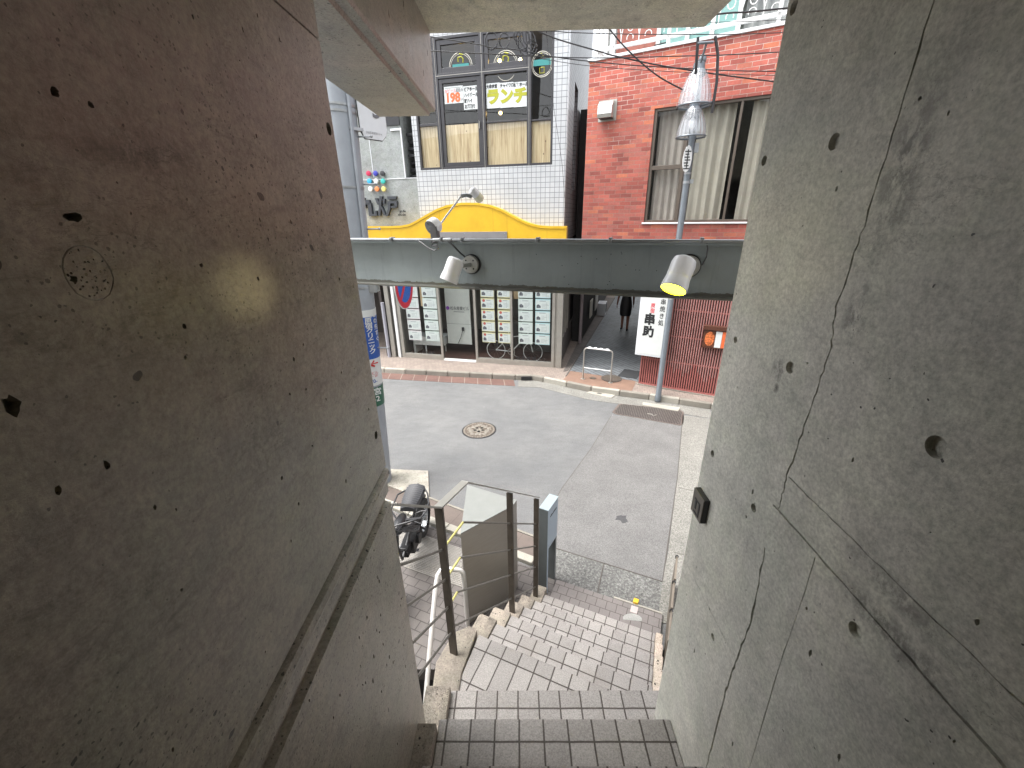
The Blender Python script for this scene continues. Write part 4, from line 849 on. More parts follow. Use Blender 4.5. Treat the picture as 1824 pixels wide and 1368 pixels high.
# ================================================================ white tiled building with the shop
FW = R_(-13.37); fo = (1.04, 9.593, 0)
wb_ = tag(E('white_tiled_building', fo, FW), 'white small-tiled building with black-framed upper windows above a glass-fronted shop', 'building')
D = 5.5; ZT_ = 9
def P(mb, name, mat, par=wb_, **k): return mb.build(name, mat, par, **k)
g = MB(); g.box(-3.37, -3.255, 0, .2, 3.1, ZT_); g.box(-3.255, -.282, 0, .2, 3.1, 4.60); g.box(-3.255, -.282, 0, .2, 6.95, ZT_); g.box(-.282, 0, 0, .2, 3.1, ZT_)
gs = MB(); gs.box(-.2, 0, .2, 1.2, 3.1, ZT_); gs.box(-.2, 0, 1.9, D-.21, 3.1, ZT_); gs.box(-.2, 0, 1.2, 1.9, 3.1, 4.2); gs.box(-.2, 0, 1.2, 1.9, 6.3, ZT_); P(gs, 'wall', m_wtile_shade)
g.box(-3.37, 0, D-.2, D, 3.1, ZT_); g.box(-3.37, 0, 0, D, ZT_, ZT_+.2); P(g, 'wall', m_wtile)
P(MB().box(-3.37, -.2, .2, D-.2, 3.05, 3.3), 'floor_slab', m_ind); 
g = MB(); g.box(-3.3, -.25, 3.0, 3.1, 3.3, 8.9); g.box(-.3, -.22, .25, 3.0, 3.3, 8.9); g.box(-3.36, -3.3, .25, 3.0, 3.3, 8.9); g.box(-3.3, -.3, .3, 3.0, 7.0, 7.1); P(g, 'room', M('room_brown', (.09, .075, .06), .8, var=.4, sc_=2))
P(MB().box(-.19, -.17, 1.2, 1.9, 4.2, 6.3), 'side_window', m_black)
# big window: frames
g = MB(); 
def fr(x0, x1, z0, z1, t=.045, y0=.0, y1=.1): g.box(x0, x0+t, y0, y1, z0, z1); g.box(x1-t, x1, y0, y1, z0, z1); g.box(x0+t, x1-t, y0+.001, y1, z0, z0+t); g.box(x0+t, x1-t, y0+.001, y1, z1-t, z1)
fr(-3.255, -2.74, 4.60, 6.95); fr(-2.739, -1.74, 4.60, 6.30); fr(-1.739, -.775, 4.60, 6.30); fr(-2.739, -1.74, 6.301, 6.95); fr(-1.739, -.775, 6.301, 6.95); fr(-.774, -.282, 4.60, 6.95)
fr(-2.69, -1.79, 4.65, 6.25, .075, .02, .07); fr(-2.69, -1.79, 6.35, 6.90, .085, .02, .07); fr(-1.69, -.825, 6.35, 6.90, .085, .02, .07)
g.box(-3.2, -2.76, .02, .09, 5.44, 5.49); g.box(-1.69, -.82, .02, .09, 5.42, 5.45); g.box(-.73, -.33, .02, .09, 5.40, 5.43)
wn = P(g, 'window_frame', m_frame, bevel=.004)
g = MB(); g.box(-2.739, -2.733, -.006, 0, 4.60, 6.95); g.box(-1.743, -1.736, -.006, 0, 4.60, 6.95); g.box(-.778, -.771, -.006, 0, 4.60, 6.95); g.box(-2.733, -.778, -.005, 0, 6.298, 6.306); P(g, 'frame_edge', m_alu, wn)
g = MB(); g.quad((-3.25, .05, 4.65), (-.29, .05, 4.65), (-.29, .05, 6.9), (-3.25, .05, 6.9)); P(g, 'glass', m_glassu, wn)
for x0, x1, z1 in ((-3.21, -2.785, 5.45), (-2.62, -1.865, 5.44), (-1.69, -.82, 5.43), (-.73, -.33, 5.41)): P(MB().box(x0, x1, .075, .09, 4.645, z1), 'wood_panel', m_wood, wn)
g = MB(); g.box(-1.832, -1.822, -.03, .02, 5.33, 5.46); P(g, 'handle', m_alu, wn)
for x, y, z in ((-2.45, .9, 6.62), (-1.5, .5, 6.6), (-1.06, .5, 6.58), (-.36, .6, 6.52), (-1.56, .7, 5.72)):
    b = tag(MB().ball((0, 0, 0), .032).build('hanging_bulb', m_bulb, smooth=True), {(-2.45): 'small warm bulb glowing behind the upper left window pane', (-1.5): 'warm bulb glowing left of the round logo in the middle upper pane', (-1.06): 'warm bulb glowing right of the round logo in the middle upper pane', (-.36): 'warm bulb glowing behind the narrow right window pane', (-1.56): 'warm bulb glowing below the lunch posters'}[x], 'bulb', 'warm bulbs in the upstairs room')
    b.matrix_world = Matrix.Translation(fo) @ Matrix.Rotation(FW, 4, 'Z') @ Matrix.Translation((x, y, z))
def logo(cx, cz, R, a0, a1, name='logo', flip=1):
    y = .044
    g = MB(); g.tube(arc((cx, y, cz), R, a0, a1, 36), .006, 5); g.tube(arc((cx, y, cz), R*.88, a0, a1, 36), .004, 5); o = P(g, name, m_cream, wn)
    if a0 < 100 and flip:
        P(MB().box(cx-R*.72, cx+R*.72, y-.001, y+.001, cz-.015, cz+.055), 'banner', m_teal, o)
        g = MB(); g.tube([(cx-.05, y, cz+.09), (cx-.05, y, cz+.16), (cx+.02, y, cz+.17), (cx+.06, y, cz+.13), (cx+.05, y, cz+.07)], .012, 5); g.tube([(cx-.02, y, cz+.22), (cx+.06, y, cz+.20)], .012, 5); P(g, 'crest', m_lime, o)
    return o
logo(-2.195, 6.43, .245, 5, 175); logo(-1.255, 6.37, .25, 5, 175)
o = logo(-.525, 6.34, .205, 0, 360, flip=0)
P(MB().box(-.70, -.34, .043, .045, 6.32, 6.42), 'banner', m_teal, o)
g = MB(); g.tube([(-.57, .044, 6.29), (-.57, .044, 6.2), (-.48, .044, 6.2), (-.48, .044, 6.29), (-.55, .044, 6.29)], .008, 5); g.tube([(-.55, .044, 6.52), (-.5, .044, 6.47), (-.55, .044, 6.45)], .008, 5); P(g, 'crest', m_lime, o)
g = MB(); g.tube(arc((-1.25, .044, 6.33), .2, 215, 325, 16), .006, 5); P(g, 'logo', m_cream, wn)
def onfront(o, x, y, z, rz=0): o.matrix_world = Matrix.Translation(fo) @ Matrix.Rotation(FW, 4, 'Z') @ Matrix.Translation((x, y, z)) @ Matrix.Rotation(rz, 4, 'Y')
def poster(x0, x1, z0, z1, label, y=.043, rz=0, mat=None, name='window_poster', grp='paper posters in the upstairs window'):
    e = tag(E(name, (0, 0, 0)), label, 'poster', grp); onfront(e, x0, y, z0, rz)
    MB().box(0, x1-x0, -.001, .001, 0, z1-z0).build('sheet', mat or m_paper, e); return e
e = poster(-2.59, -2.175, 5.82, 6.12, 'white poster with the orange price 198 in the left upstairs pane')
txt('198', .22, (.02, -.004, .03), m_ora, e, bold=.05, sx=1.0); txt('円', .05, (.365, -.004, .035), m_ink, e); txt('IVビール', .085, (.02, -.004, .19), m_pinkr, e, bold=.01, sx=.75); txt('昼飲み', .07, (.26, -.004, .20), m_inkg, e, bold=.01, sx=.75); g = MB(); g.box(.02, .38, -.003, -.002, .27, .276); g.build('rule', m_inkg, e)
e = poster(-2.168, -1.85, 5.69, 6.10, 'white handwritten drinks list in the left upstairs pane')
for i, b in enumerate(('ビアホール', 'ハイボール', '酎ハイ', 'お茶割り')): txt(b, .08, (.015, -.004, .325-i*.10), m_ink, e, bold=.04, sx=.75)
for i, (b, c, lb) in enumerate((('大衆食堂', 'ラ', 'left sheet of the three lunch posters, with the first big yellow-green letter'), ('チャイワロ', 'ン', 'middle sheet of the three lunch posters'), ('新宿ホール', 'チ', 'right sheet of the three lunch posters'))):
    x0 = -1.672+i*.287; e = poster(x0, x0+.284, 5.68-.006*i, 6.11-.01*i, lb)
    txt(b, .072, (.004, -.004, .35), m_ink, e, bold=.04, sx=.8); txt(c, .275, (.0, -.004, .10), m_lime, e, bold=.07, sx=1.02)
# yellow signboard
ys = tag(E('yellow_signboard', fo, FW), 'yellow signboard with a wavy raised middle over the shop front', 'signboard')
TOPc = [(-9, 3.46), (-4.03, 3.44), (-3.75, 3.45), (-3.55, 3.48), (-3.38, 3.545), (-3.09, 3.68), (-2.85, 3.785), (-2.6, 3.86), (-2.24, 3.905), (-1.875, 3.895), (-1.6, 3.85), (-1.35, 3.765), (-1.18, 3.68), (-1.0, 3.59), (-.874, 3.53), (-.68, 3.46), (-.5, 3.42), (-.3, 3.405), (.09, 3.40)]
g = MB(); g.extr([(x, z) for x, z in TOPc]+[(.09, 2.95), (-9, 2.95)], (0, -.24, 0), (0, -.003, 0), (1, 0, 0)); g.build('panel', m_yel, ys)
g = MB(); g.extr([(x, z+.004) for x, z in TOPc]+[(x, z-.045) for x, z in TOPc[::-1]], (0, -.256, 0), (0, -.2405, 0), (1, 0, 0)); g.build('trim', m_yel, ys)
g = MB()
for x, z in ((-4.04, 3.40), (-2.78, 3.76), (-1.53, 3.78), (-.33, 3.36), (-1.215, 3.62)): g.box(x-.003, x+.003, -.2425, -.2402, 2.96, z)
g.build('seam', M('yellow_seam', (.55, .34, .02), .4, var=0), ys)
g = MB(); g.box(-2.93, -1.215, -.262, -.2445, 3.02, 3.305); pq = g.build('name_plate', M('plate_steel', (.33, .32, .33), .35, .5, var=.08), ys, bevel=.002)
txt('松永産業ビル', .22, (-2.42, -.2645, 2.985), m_ink, pq, bold=.015, sx=.9); g = MB(); g.lathe([(.07, 0), (.07, .002)], (-2.68, -.2625, 3.08), (0, -1, 0), 24); g.build('mark', m_blue, pq)
g = MB()
for x in (-2.86, -2.2, -1.27): g.lathe([(.012, 0), (.012, .006)], (x, -.262, 3.27), (0, -1, 0), 10)
g.build('bolt', m_steel, pq)
# shop front
g = MB()
for x0, x1 in ((-4.26, -4.17), (-3.12, -3.06), (-2.165, -2.105), (-1.235, -1.18), (-.21, -.14)): g.box(x0, x1, -.03, .05, .12, 3.0)
g.box(-4.17, -.21, -.028, .048, 2.9, 3.0)
for x0, x1 in ((-4.17, -3.12), (-2.105, -1.235), (-1.18, -.21)): g.box(x0, x1, -.028, .048, .12, .25)
sf = P(g, 'shop_front_frame', m_alu, bevel=.004)
g = MB(); g.box(-3.06, -2.165, -.026, .046, .12, .16); g.box(-3.05, -2.18, -.05, -.03, .12, .14); P(g, 'threshold', m_white, sf)
g = MB(); g.box(-.08, .045, -.05, .07, .12, 3.0); g.box(-.14, -.08, .0, .03, .12, 3.0); P(g, 'corner_post', m_alu, bevel=.004)
g = MB(); g.quad((-4.17, 0, .16), (-.21, 0, .16), (-.21, 0, 2.92), (-4.17, 0, 2.92)); P(g, 'glass', m_glass, sf)
g = MB(); g.box(-4.3, 0, .06, 5, .10, .121); P(g, 'floor', M('shop_floor', (.1, .05, .04), .5, var=.2))
g = MB(); g.box(-4.3, .0, 3.2, 3.3, .12, 3.0); g.box(-4.32, -4.27, .06, 3.2, .12, 3.0); P(g, 'inner_wall', M('shop_wall', (.3, .28, .25), .8, var=.2, sc_=1.5))
g = MB(); g.box(-4.27, 0, .06, 3.2, 3.0, 3.04); P(g, 'ceiling', m_ind)
g = MB(); g.box(-1.2, -.3, 1.2, 1.25, .12, 1.6); g.box(-2.1, -1.3, 1.4, 1.9, .12, .9); P(g, 'counter', M('counter_dark', (.06, .05, .045), .5, var=.4, sc_=3))
g = MB(); g.box(-3.64, -3.56, .12, .16, 1.5, 2.9); g.box(-1.2, -1.07, .2, .24, 1.75, 2.9); P(g, 'wood_post', m_wood)
bd = P(MB().box(-3.12, -2.44, .48, .52, .43, 2.9), 'partition_board', M('partition_white', (.62, .63, .6), .6, var=.04))
txt('松永産業ビル', .11, (-2.99, .475, 1.36), m_inkg, bd, bold=.01, sx=.8); g = MB(); g.lathe([(.05, 0), (.05, .004)], (-3.06, .48, 1.40), (0, -1, 0), 20); P(g, 'mark', M('ink_purple', (.22, .04, .4), .5, var=0), bd)
g = MB(); g.box(-2.9, -2.6, .476, .48, 1.30, 1.315); g.box(-3.12, -2.44, .474, .48, .98, .985); P(g, 'rule', m_inkg, bd); g = MB(); g.tube([(-2.66, .44, .84), (-2.73, .44, .62), (-2.82, .44, .45)], .008, 6); g.box(-2.69, -2.63, .44, .47, .8, .9); P(g, 'latch_cord', m_ink, bd, )
g = MB(); g.box(-4.1, -3.2, .35, .8, .38, .62); g.box(-4.1, -4.05, .35, .8, .12, .4); g.tube([(-3.75, .4, .12), (-3.75, .4, .38)], .02, 8); g.tube([(-3.3, .7, .12), (-3.3, .7, .38)], .02, 8); P(g, 'reception_desk', m_white, bevel=.01)
txt('松永産業ビル', .1, (-1.12, -.006, .275), m_ink, sf, bold=.02, sx=1.35); txt('松永産業', .075, (-3.68, -.006, .27), m_ink, sf, bold=.02, sx=1.2)
# cards in the window
m_photo = M('card_photo', (.12, .12, .14), .6, var=.8, sc_=30)
ct = {'pink': M('card_pink', (.74, .68, .70), .6, var=.03), 'mint': M('card_mint', (.68, .76, .72), .6, var=.03), 'yellow': M('card_yellow', (.76, .70, .42), .6, var=.03), 'blue': M('card_blue', (.52, .72, .76), .6, var=.03)}
OR = ['bottom', 'second from bottom', 'middle', 'fourth from bottom', 'top', 'topmost hidden']
OCOL = {'pink': 'outer left column of the left pane', 'mint': 'inner right column of the left pane'}
random.seed(21)
def card(x, z, w_, h_, col, where, red=False):
    e = tag(E('listing_card', (0, 0, 0)), where, 'notice card', 'property listing cards in the shop window'); onfront(e, x, .055, z)
    MB().box(0, w_, -.001, .001, 0, h_).build('border', ct[col], e)
    MB().box(.012, w_-.012, -.0025, -.001, .018, h_-.03).build('sheet', m_paper, e)
    g = MB(); a = random.uniform(.0, .02); g.prism([(.03, 0), (.11+a, 0), (.11+a, .05), (.07, .09), (.03, .06)], 0, .001)
    bmesh.ops.rotate(g.b, verts=g.b.verts[:], cent=(0, 0, 0), matrix=Matrix.Rotation(R_(90), 3, 'X')); bmesh.ops.translate(g.b, verts=g.b.verts[:], vec=(0, -.0025, .05)); g.build('photo', m_photo, e)
    g = MB(); g.box(.10 if not red else .14, .25, -.0035, -.0025, h_-.055, h_-.04)
    for k in range(4): g.box(.15, w_-.04-random.uniform(0, .1), -.0035, -.0025, .05+k*.03, .056+k*.03)
    g.box(w_-.09, w_-.086, -.0035, -.0025, .04, .19)
    g.build('print', M_print, e)
    if red: MB().lathe([(.036, 0), (.036, .001)], (.075, -.0025, h_-.058), (0, -1, 0), 12).build('badge', m_bdg, e)
M_print = M('print_grey', (.33, .35, .38), .6, var=0); m_bdg = M('badge_red', (.55, .12, .1), .5, var=0)
for r in range(6):
    for (x, col, w_, nm, red) in ((-4.045, 'pink', .375, 'outer column of the left pane', 0), (-3.555, 'mint', .385, 'inner column of the left pane', 0), (-1.995, 'yellow', .345, 'left column of the pane right of the door', 1), (-1.57, 'yellow', .32, 'right column of the pane right of the door', 1), (-1.05, 'mint', .355, 'left column of the rightmost pane', 0), (-.63, 'blue', .36, 'right column of the rightmost pane', 0)):
        z0 = {-4.045: .595, -3.555: .60, -1.995: .645, -1.57: .65, -1.05: .66, -.63: .665}[x]+r*.286+.005
        x_ = x+(r*.0 if x > -3 else .0)
        card(x_, z0, w_, .262, col, '%s listing card, %s row, %s' % ({'pink': 'pink-edged', 'mint': 'mint-edged', 'yellow': 'yellow-edged', 'blue': 'blue'}[col], ['bottom', 'second', 'third', 'fourth', 'fifth', 'sixth'][r], nm), red)
# bicycle inside the shop
bc = tag(E('bicycle', (0, 0, 0)), 'white small-wheeled bicycle standing inside the shop behind the lowest cards', 'bicycle'); onfront(bc, -1.72, .32, .12)
for x in (0, .98):
    q = MB().tube([(x+.245*math.cos(a*math.pi/18), 0, .26+.245*math.sin(a*math.pi/18)) for a in range(36)], .009, 6, closed=True).build('wheel', m_white, bc, smooth=True)
    g = MB(); 
    for k in range(10): g.tube([(x, 0, .26), (x+.24*math.cos(k*.628), 0, .26+.24*math.sin(k*.628))], .0015, 4)
    g.build('spokes', m_alu, q)
g = MB(); g.tube([(0, 0, .26), (.42, 0, .24), (.34, 0, .78)], .014, 8); g.tube([(0, 0, .26), (.36, 0, .62)], .008, 6); g.tube([(.42, 0, .24), (.86, 0, .72), (.98, 0, .26)], .015, 8); g.tube([(.36, 0, .62), (.86, 0, .70)], .013, 8); g.tube([(.86, 0, .7), (.84, 0, .88)], .012, 8); g.build('frame', m_white, bc, smooth=True)
g = MB(); g.tube([(.42+.09*math.cos(a*math.pi/9), -.03, .24+.09*math.sin(a*math.pi/9)) for a in range(18)], .009, 6, closed=True); g.tube([(.42, -.04, .24), (.53, -.05, .14), (.57, -.08, .13)], .011, 6); g.build('crankset', m_alu, bc, smooth=True)
g = MB(); g.ball((.32, 0, .8), .09, 1.2, .6, .25); g.build('saddle', m_ink, bc, smooth=True); MB().tube([(.78, -.2, .9), (.84, 0, .88), (.78, .2, .9)], .011, 6).build('handlebar', m_alu, bc, smooth=True)
# side wall of the shop along the alley
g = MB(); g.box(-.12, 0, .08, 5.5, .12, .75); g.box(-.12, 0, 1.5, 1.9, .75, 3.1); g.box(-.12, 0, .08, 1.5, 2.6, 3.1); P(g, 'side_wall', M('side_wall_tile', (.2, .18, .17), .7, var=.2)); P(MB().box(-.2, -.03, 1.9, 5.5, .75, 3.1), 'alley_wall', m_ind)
g = MB()
for y in (.08, .55, 1.02, 1.46): g.box(-.06, .004, y, y+.04, .75, 2.6)
P(g, 'side_window_frame', m_alu); P(MB().quad((-.03, .1, .76), (-.03, 1.48, .76), (-.03, 1.48, 2.6), (-.03, .1, 2.6)), 'side_glass', m_glass)
def curtain(x0, x1, y, z0, z1, n, amp, mat, par, name='curtain', axis='x', seed=1):
    random.seed(seed); g = MB(); N = n*8; ph = random.random()*6; V = []
    for i in range(N+1):
        f = i/N; x = x0+(x1-x0)*f; a = amp*(math.sin(f*n*2*math.pi+ph)+.35*math.sin(f*n*5.3+ph*2))
        V.append([g.b.verts.new((x+(.01*math.sin(f*9)*k/4), y+a*(1-.25*k/4), z0+(z1-z0)*k/4) if axis == 'x' else (y+a, x, z0+(z1-z0)*k/4)) for k in range(5)])
    for a, b in zip(V, V[1:]):
        for k in range(4): g.b.faces.new((a[k], b[k], b[k+1], a[k+1]))
    return g.build(name, mat, par, smooth=True)
curtain(.12, 1.45, -.075, .8, 2.55, 12, .018, m_curt, wb_, 'side_curtain', 'y', 4)
pp_ = tag(MB().tube([(0, 0, .12), (0, 0, 3.4)], .045, 14).build('downpipe', M('pipe_pinkgrey', (.42, .36, .37), .5, var=.08), smooth=True, loc=(1.84, 11.66, 0)), 'pinkish grey drainpipe standing at the shop side wall in the alley', 'pipe')
# ================================================================ grey rendered building at left
gb = tag(E('grey_building', fo, FW), 'old grey cement-rendered building left of the white tiled one', 'building')
g = MB(); g.box(-12, -3.66, .03, 5, 3.0, 9); g.box(-3.66, -3.375, .03, 5, 3.0, 4.46); g.box(-3.66, -3.375, .03, 5, 6.2, 9); g.build('wall', m_cem, gb)
g = MB(); g.box(-3.665, -3.64, .0, .03, 4.46, 5.42); g.box(-3.9, -3.64, .005, .03, 5.40, 5.44); g.box(-4.47, -4.455, .022, .03, 4.5, 5.4); g.box(-12, -3.38, .02, .03, 4.445, 4.462); g.build('edge_trim', m_wcool, gb)
g = MB(); g.box(-4.3, -3.66, .0, .029, 5.5, 6.1); g.build('dark_band', m_black, gb)
g = MB(); g.box(-3.64, -3.39, .6, .65, 4.46, 6.2)
for k in range(7): g.box(-3.63, -3.4, .2+.05*(k % 3), .3+.05*(k % 3), 4.48+k*.14, 4.53+k*.14)
g.build('recess_clutter', m_black, gb)
g = MB(); g.box(-12, -8.2, .03, 5, .1, 3.0); g.box(-8.2, -4.75, 2.2, 2.3, .1, 3.0); g.box(-4.75, -4.68, .0, 2.2, .1, 3.0); g.build('ground_floor', M('garage_dark', (.06, .05, .045), .8, var=.4, sc_=2), gb)
g = MB(); g.box(-5.6, -4.95, 2.1, 2.18, .9, 2.6); g.box(-7.2, -6.4, 2.1, 2.18, .9, 2.6); g.build('shutter', M('shutter_beige', (.3, .26, .2), .7, var=.2), gb)
pp2 = tag(E('left_door_pipes', fo, FW), 'white and grey vertical pipes beside the left end of the shop glass', 'pipe')
g = MB(); g.box(-4.56, -4.44, -.06, .06, .12, 3.0); g.build('casing', m_alu, pp2, bevel=.01)
g = MB(); g.tube([(-4.63, -.07, .12), (-4.63, -.07, 1.6)], .045, 14); g.build('grey_pipe', M('pipe_lilac', (.38, .38, .43), .5, var=.08), pp2, smooth=True)
g = MB(); g.box(-4.37, -4.29, -.05, .02, .12, 3.0); g.build('white_pipe', m_white, pp2, bevel=.006)
# knobs and lettering
KN = [(-4.545, 4.579, (.55, .03, .09), 'red'), (-4.367, 4.573, (.05, .06, .42), 'dark blue'), (-4.191, 4.567, (.05, .05, .055), 'black'), (-4.549, 4.418, (.05, .42, .68), 'sky blue'), (-4.376, 4.412, (.8, .8, .78), 'white middle'), (-4.199, 4.407, (.05, .5, .45), 'turquoise'), (-4.548, 4.254, (.82, .82, .8), 'white bottom'), (-4.379, 4.249, (.8, .28, .1), 'orange'), (-4.206, 4.244, (.78, .68, .22), 'yellow')]
for x, z, c, nm in KN:
    e = tag(E('wall_disc', (0, 0, 0)), nm+' round disc among the nine coloured discs on the grey wall', 'disc', 'coloured discs on the grey wall'); onfront(e, x, .03, z)
    MB().lathe([(.03, 0), (.03, .05), (.052, .055), (.058, .075), (.052, .095), (.02, .10)], (0, 0, 0), (0, -1, 0), 20).build('button', M('disc_'+nm.replace(' ', '_'), c, .3, var=.02), e, smooth=True)
kj = tag(E('kanji_sign', (0, 0, 0)), 'large charcoal angular characters mounted on the grey wall under the coloured discs', 'sign'); onfront(kj, -4.84, -.02, 3.655)
m_kj = M('charcoal', (.045, .05, .06), .5, var=.1)
def strokes(ss, par):
    g = MB()
    for s_ in ss: g.extr(s_, (0, -.03, 0), (0, .045, 0), (1, 0, 0))
    return g.build('letter', m_kj, par)
strokes([[(.02, .42), (.02, .20), (.10, .20), (.10, .27), (.22, .28), (.22, .37), (.09, .37), (.09, .42)], [(.16, .30), (.16, .01), (.37, .01), (.37, .13), (.33, .13), (.31, .06), (.25, .06), (.25, .30)]], kj)
strokes([[(.37, .40), (.43, .40), (.48, .28), (.42, .26)], [(.50, .44), (.57, .44), (.50, .20), (.46, .02), (.40, .02), (.45, .22)], [(.49, .22), (.53, .22), (.61, .02), (.55, .02)], [(.57, .38), (.63, .38), (.61, .28), (.57, .28)]], kj)
strokes([[(.70, .43), (.93, .43), (.92, .37), (.70, .37)], [(.69, .33), (.93, .33), (.92, .19), (.86, .19), (.86, .28), (.76, .28), (.74, .16), (.66, .01), (.60, .01), (.68, .16)], [(.76, .22), (.90, .22), (.90, .18), (.76, .18)]], kj)
txt('go.iie', .075, (.97, -.02, .085), m_ink, kj, bold=.05); txt('ohi.cio', .075, (.92, -.02, .01), m_ink, kj, bold=.05)
# ================================================================ red brick building
FRr = R_(-28.47); ro = (1.38, 9.206, 0)
rb = tag(E('red_brick_building', ro, FRr), 'red brick building with a curtained window and a white balcony above the alley', 'building')
def Q(mb, name, mat, par=rb, **k): return mb.build(name, mat, par, **k)
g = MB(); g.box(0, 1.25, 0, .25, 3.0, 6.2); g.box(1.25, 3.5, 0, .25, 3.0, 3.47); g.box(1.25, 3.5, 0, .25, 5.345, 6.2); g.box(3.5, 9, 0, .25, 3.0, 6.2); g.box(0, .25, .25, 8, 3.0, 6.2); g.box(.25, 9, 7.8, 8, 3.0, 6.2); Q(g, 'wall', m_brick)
Q(MB().box(.02, 9, .02, 7.98, 2.95, 2.999), 'underside', m_ind); Q(MB().box(.25, 9, .25, 7.8, 5.6, 6.19), 'upper_slab', m_ind)
g = MB(); g.box(-.03, 9, -.03, .3, 6.2, 6.245); g.box(1.22, 3.55, -.03, 0, 3.44, 3.468); Q(g, 'coping', m_wcool, bevel=.004)
g = MB(); 
g.box(1.25, 1.30, .03, .12, 3.47, 5.345); g.box(1.30, 3.5, .03, .12, 3.47, 3.51); g.box(1.30, 3.5, .03, .12, 5.30, 5.345); g.box(1.80, 1.86, .025, .13, 3.51, 5.30); g.box(1.30, 1.80, .03, .11, 4.37, 4.44); g.box(3.45, 3.5, .03, .12, 3.51, 5.3); g.box(2.62, 2.66, .03, .1, 3.51, 5.3)
rw = Q(g, 'window_frame', m_brown, bevel=.003)
Q(MB().quad((1.3, .075, 3.5), (3.45, .075, 3.5), (3.45, .075, 5.31), (1.3, .075, 5.31)), 'glass', m_glass, rw)
curtain(1.32, 1.80, .17, 3.50, 5.32, 4, .022, m_curtb, rw, seed=3); curtain(1.98, 2.56, .18, 3.50, 5.32, 4, .03, m_curt, rw, seed=5); curtain(1.84, 1.96, .2, 3.50, 5.32, 1, .02, m_curtb, rw, seed=7); curtain(2.80, 3.42, .17, 3.50, 5.32, 5, .025, m_curt, rw, seed=8)
Q(MB().box(.3, 3.6, 1.6, 1.65, 3.2, 5.6), 'inner_wall', m_ind)
# vent hood
vh = tag(E('vent_hood', (0, 0, 0)), 'square stainless vent hood on the red brick wall', 'vent'); vh.matrix_world = Matrix.Translation(ro) @ Matrix.Rotation(FRr, 4, 'Z')
MB().box(.225, .565, -.012, -.001, 5.235, 5.575).build('back_plate', m_alu, vh)
g = MB(); g.extr([(0, 5.27), (-.17, 5.27), (-.185, 5.33), (-.17, 5.46), (-.10, 5.53), (0, 5.55)], (.26, -.012, 0), (.53, -.012, 0), (0, 1, 0)); g.build('hood', M('stainless', (.62, .61, .58), .25, .8, var=.06), vh, bevel=.006)
MB().box(.28, .51, -.16, -.03, 5.262, 5.269).build('grille', m_ink, vh)
# balcony
bal = tag(E('balcony_railing', (0, 0, 0)), 'white ornamental iron balcony railing with scrolls on top of the red brick building', 'railing'); bal.matrix_world = vh.matrix_world.copy()
g = MB(); g.box(.10, 5.2, -.0, .05, 6.33, 6.385); g.box(.1, 5.2, 0, .05, 7.28, 7.33)
for x in (.12, .42, 1.36, 2.94, 4.5): g.box(x-.028, x+.028, .0, .05, 6.245, 7.3)
g.build('bar', m_white, bal, bevel=.004)
for side in (0,):
    g = MB(); x = .55; k = 0
    while x < 2.9:
        if abs(x-1.36) > .12:
            g.tube([(x-.10, .02, 7.28), (x-.085, .02, 6.9), (x, .02, 6.48), (x, .02, 6.385)], .009, 6); g.tube([(x+.10, .02, 7.28), (x+.085, .02, 6.9), (x, .02, 6.48)], .009, 6)
        xx = x+.155
        g.tube(arc((xx, .02, 6.45), .055, 200, -20, 10), .008, 6); g.tube(arc((xx, .02, 6.62), .055, 160, 380, 10, rz=.075), .008, 6)
        g.tube(arc((xx, .02, 6.90), .14, 30, 330, 14), .008, 6)
        x += .31; k += 1
    g.build('scrollwork', m_white, bal, smooth=True)
g = MB(); 
for y in (.3, .55, .8): g.box(.10, .14, y, y+.03, 6.245, 7.3)
g.box(.1, .14, 0, 1.0, 6.33, 6.38); g.build('side_bar', m_white, bal)
m_tl = M('teal_panel', (.22, .40, .375), .35, var=.06)
g = MB(); g.box(.25, 1.0, .75, .8, 6.24, 8.6); Q(g, 'balcony_brick', M('brick_shade', (.36, .13, .1), .8, var=.25, sc_=6))
g = MB(); g.box(1.0, 2.35, .72, .77, 6.24, 8.6); Q(g, 'balcony_panel', m_tl); Q(MB().box(.02, 9, .82, 7.9, 6.24, 9.6), 'upper_storey', m_cem)
g = MB()
for x in (1.0, 1.5, 1.9, 2.3): g.box(x, x+.07, .69, .72, 6.24, 8.6)
g.box(2.35, 5, .69, .72, 6.9, 7.0); Q(g, 'door_frame', m_white)
curtain(2.42, 5, .76, 6.24, 8.6, 16, .03, M('grey_blind', (.28, .29, .285), .7, var=.06), rb, 'blind', seed=2)
g = MB(); g.tube([(1.05, .3, 6.31), (1.08, .28, 6.35), (1.3, .28, 6.36), (1.33, .28, 6.34)], .01, 6); Q(g, 'hanger_bar', m_ink)
Q(MB().box(.0, 9, .3, 7.9, 6.2, 6.235), 'balcony_floor', m_cem)
# lattice ground floor
g = MB(); g.box(1.50, 9, .02, .1, .13, 2.95); g.box(1.50, 1.58, .1, 7.8, .13, 2.95); Q(g, 'ground_wall', M('lattice_back', (.05, .02, .02), .8, var=.3))
m_lat = M('lattice_red', (.40, .135, .12), .5, var=.18, sc_=5); m_latp = M('lattice_pale', (.50, .34, .31), .5, var=.15, sc_=5)
gA, gB = MB(), MB(); x = 1.49; i = 0
while x < 5.2:
    (gA if x < 1.95 or i % 1 == 0 and x > 0 else gB).box(x, x+.024, -.02, .02, .15, 2.94); gB.box(x+.002, x+.010, -.0235, -.0202, .4+random.uniform(0, .35), 2.94) if x > 1.9 else None
    x += .046; i += 1
la = Q(gA, 'lattice', m_lat); Q(gB, 'weathered_edge', m_latp, la)
g = MB(); g.box(1.49, 5.2, -.024, .02, .14, .17)
for z in (.72, 1.27, 1.82): g.box(1.49, 5.2, .0, .018, z, z+.03)
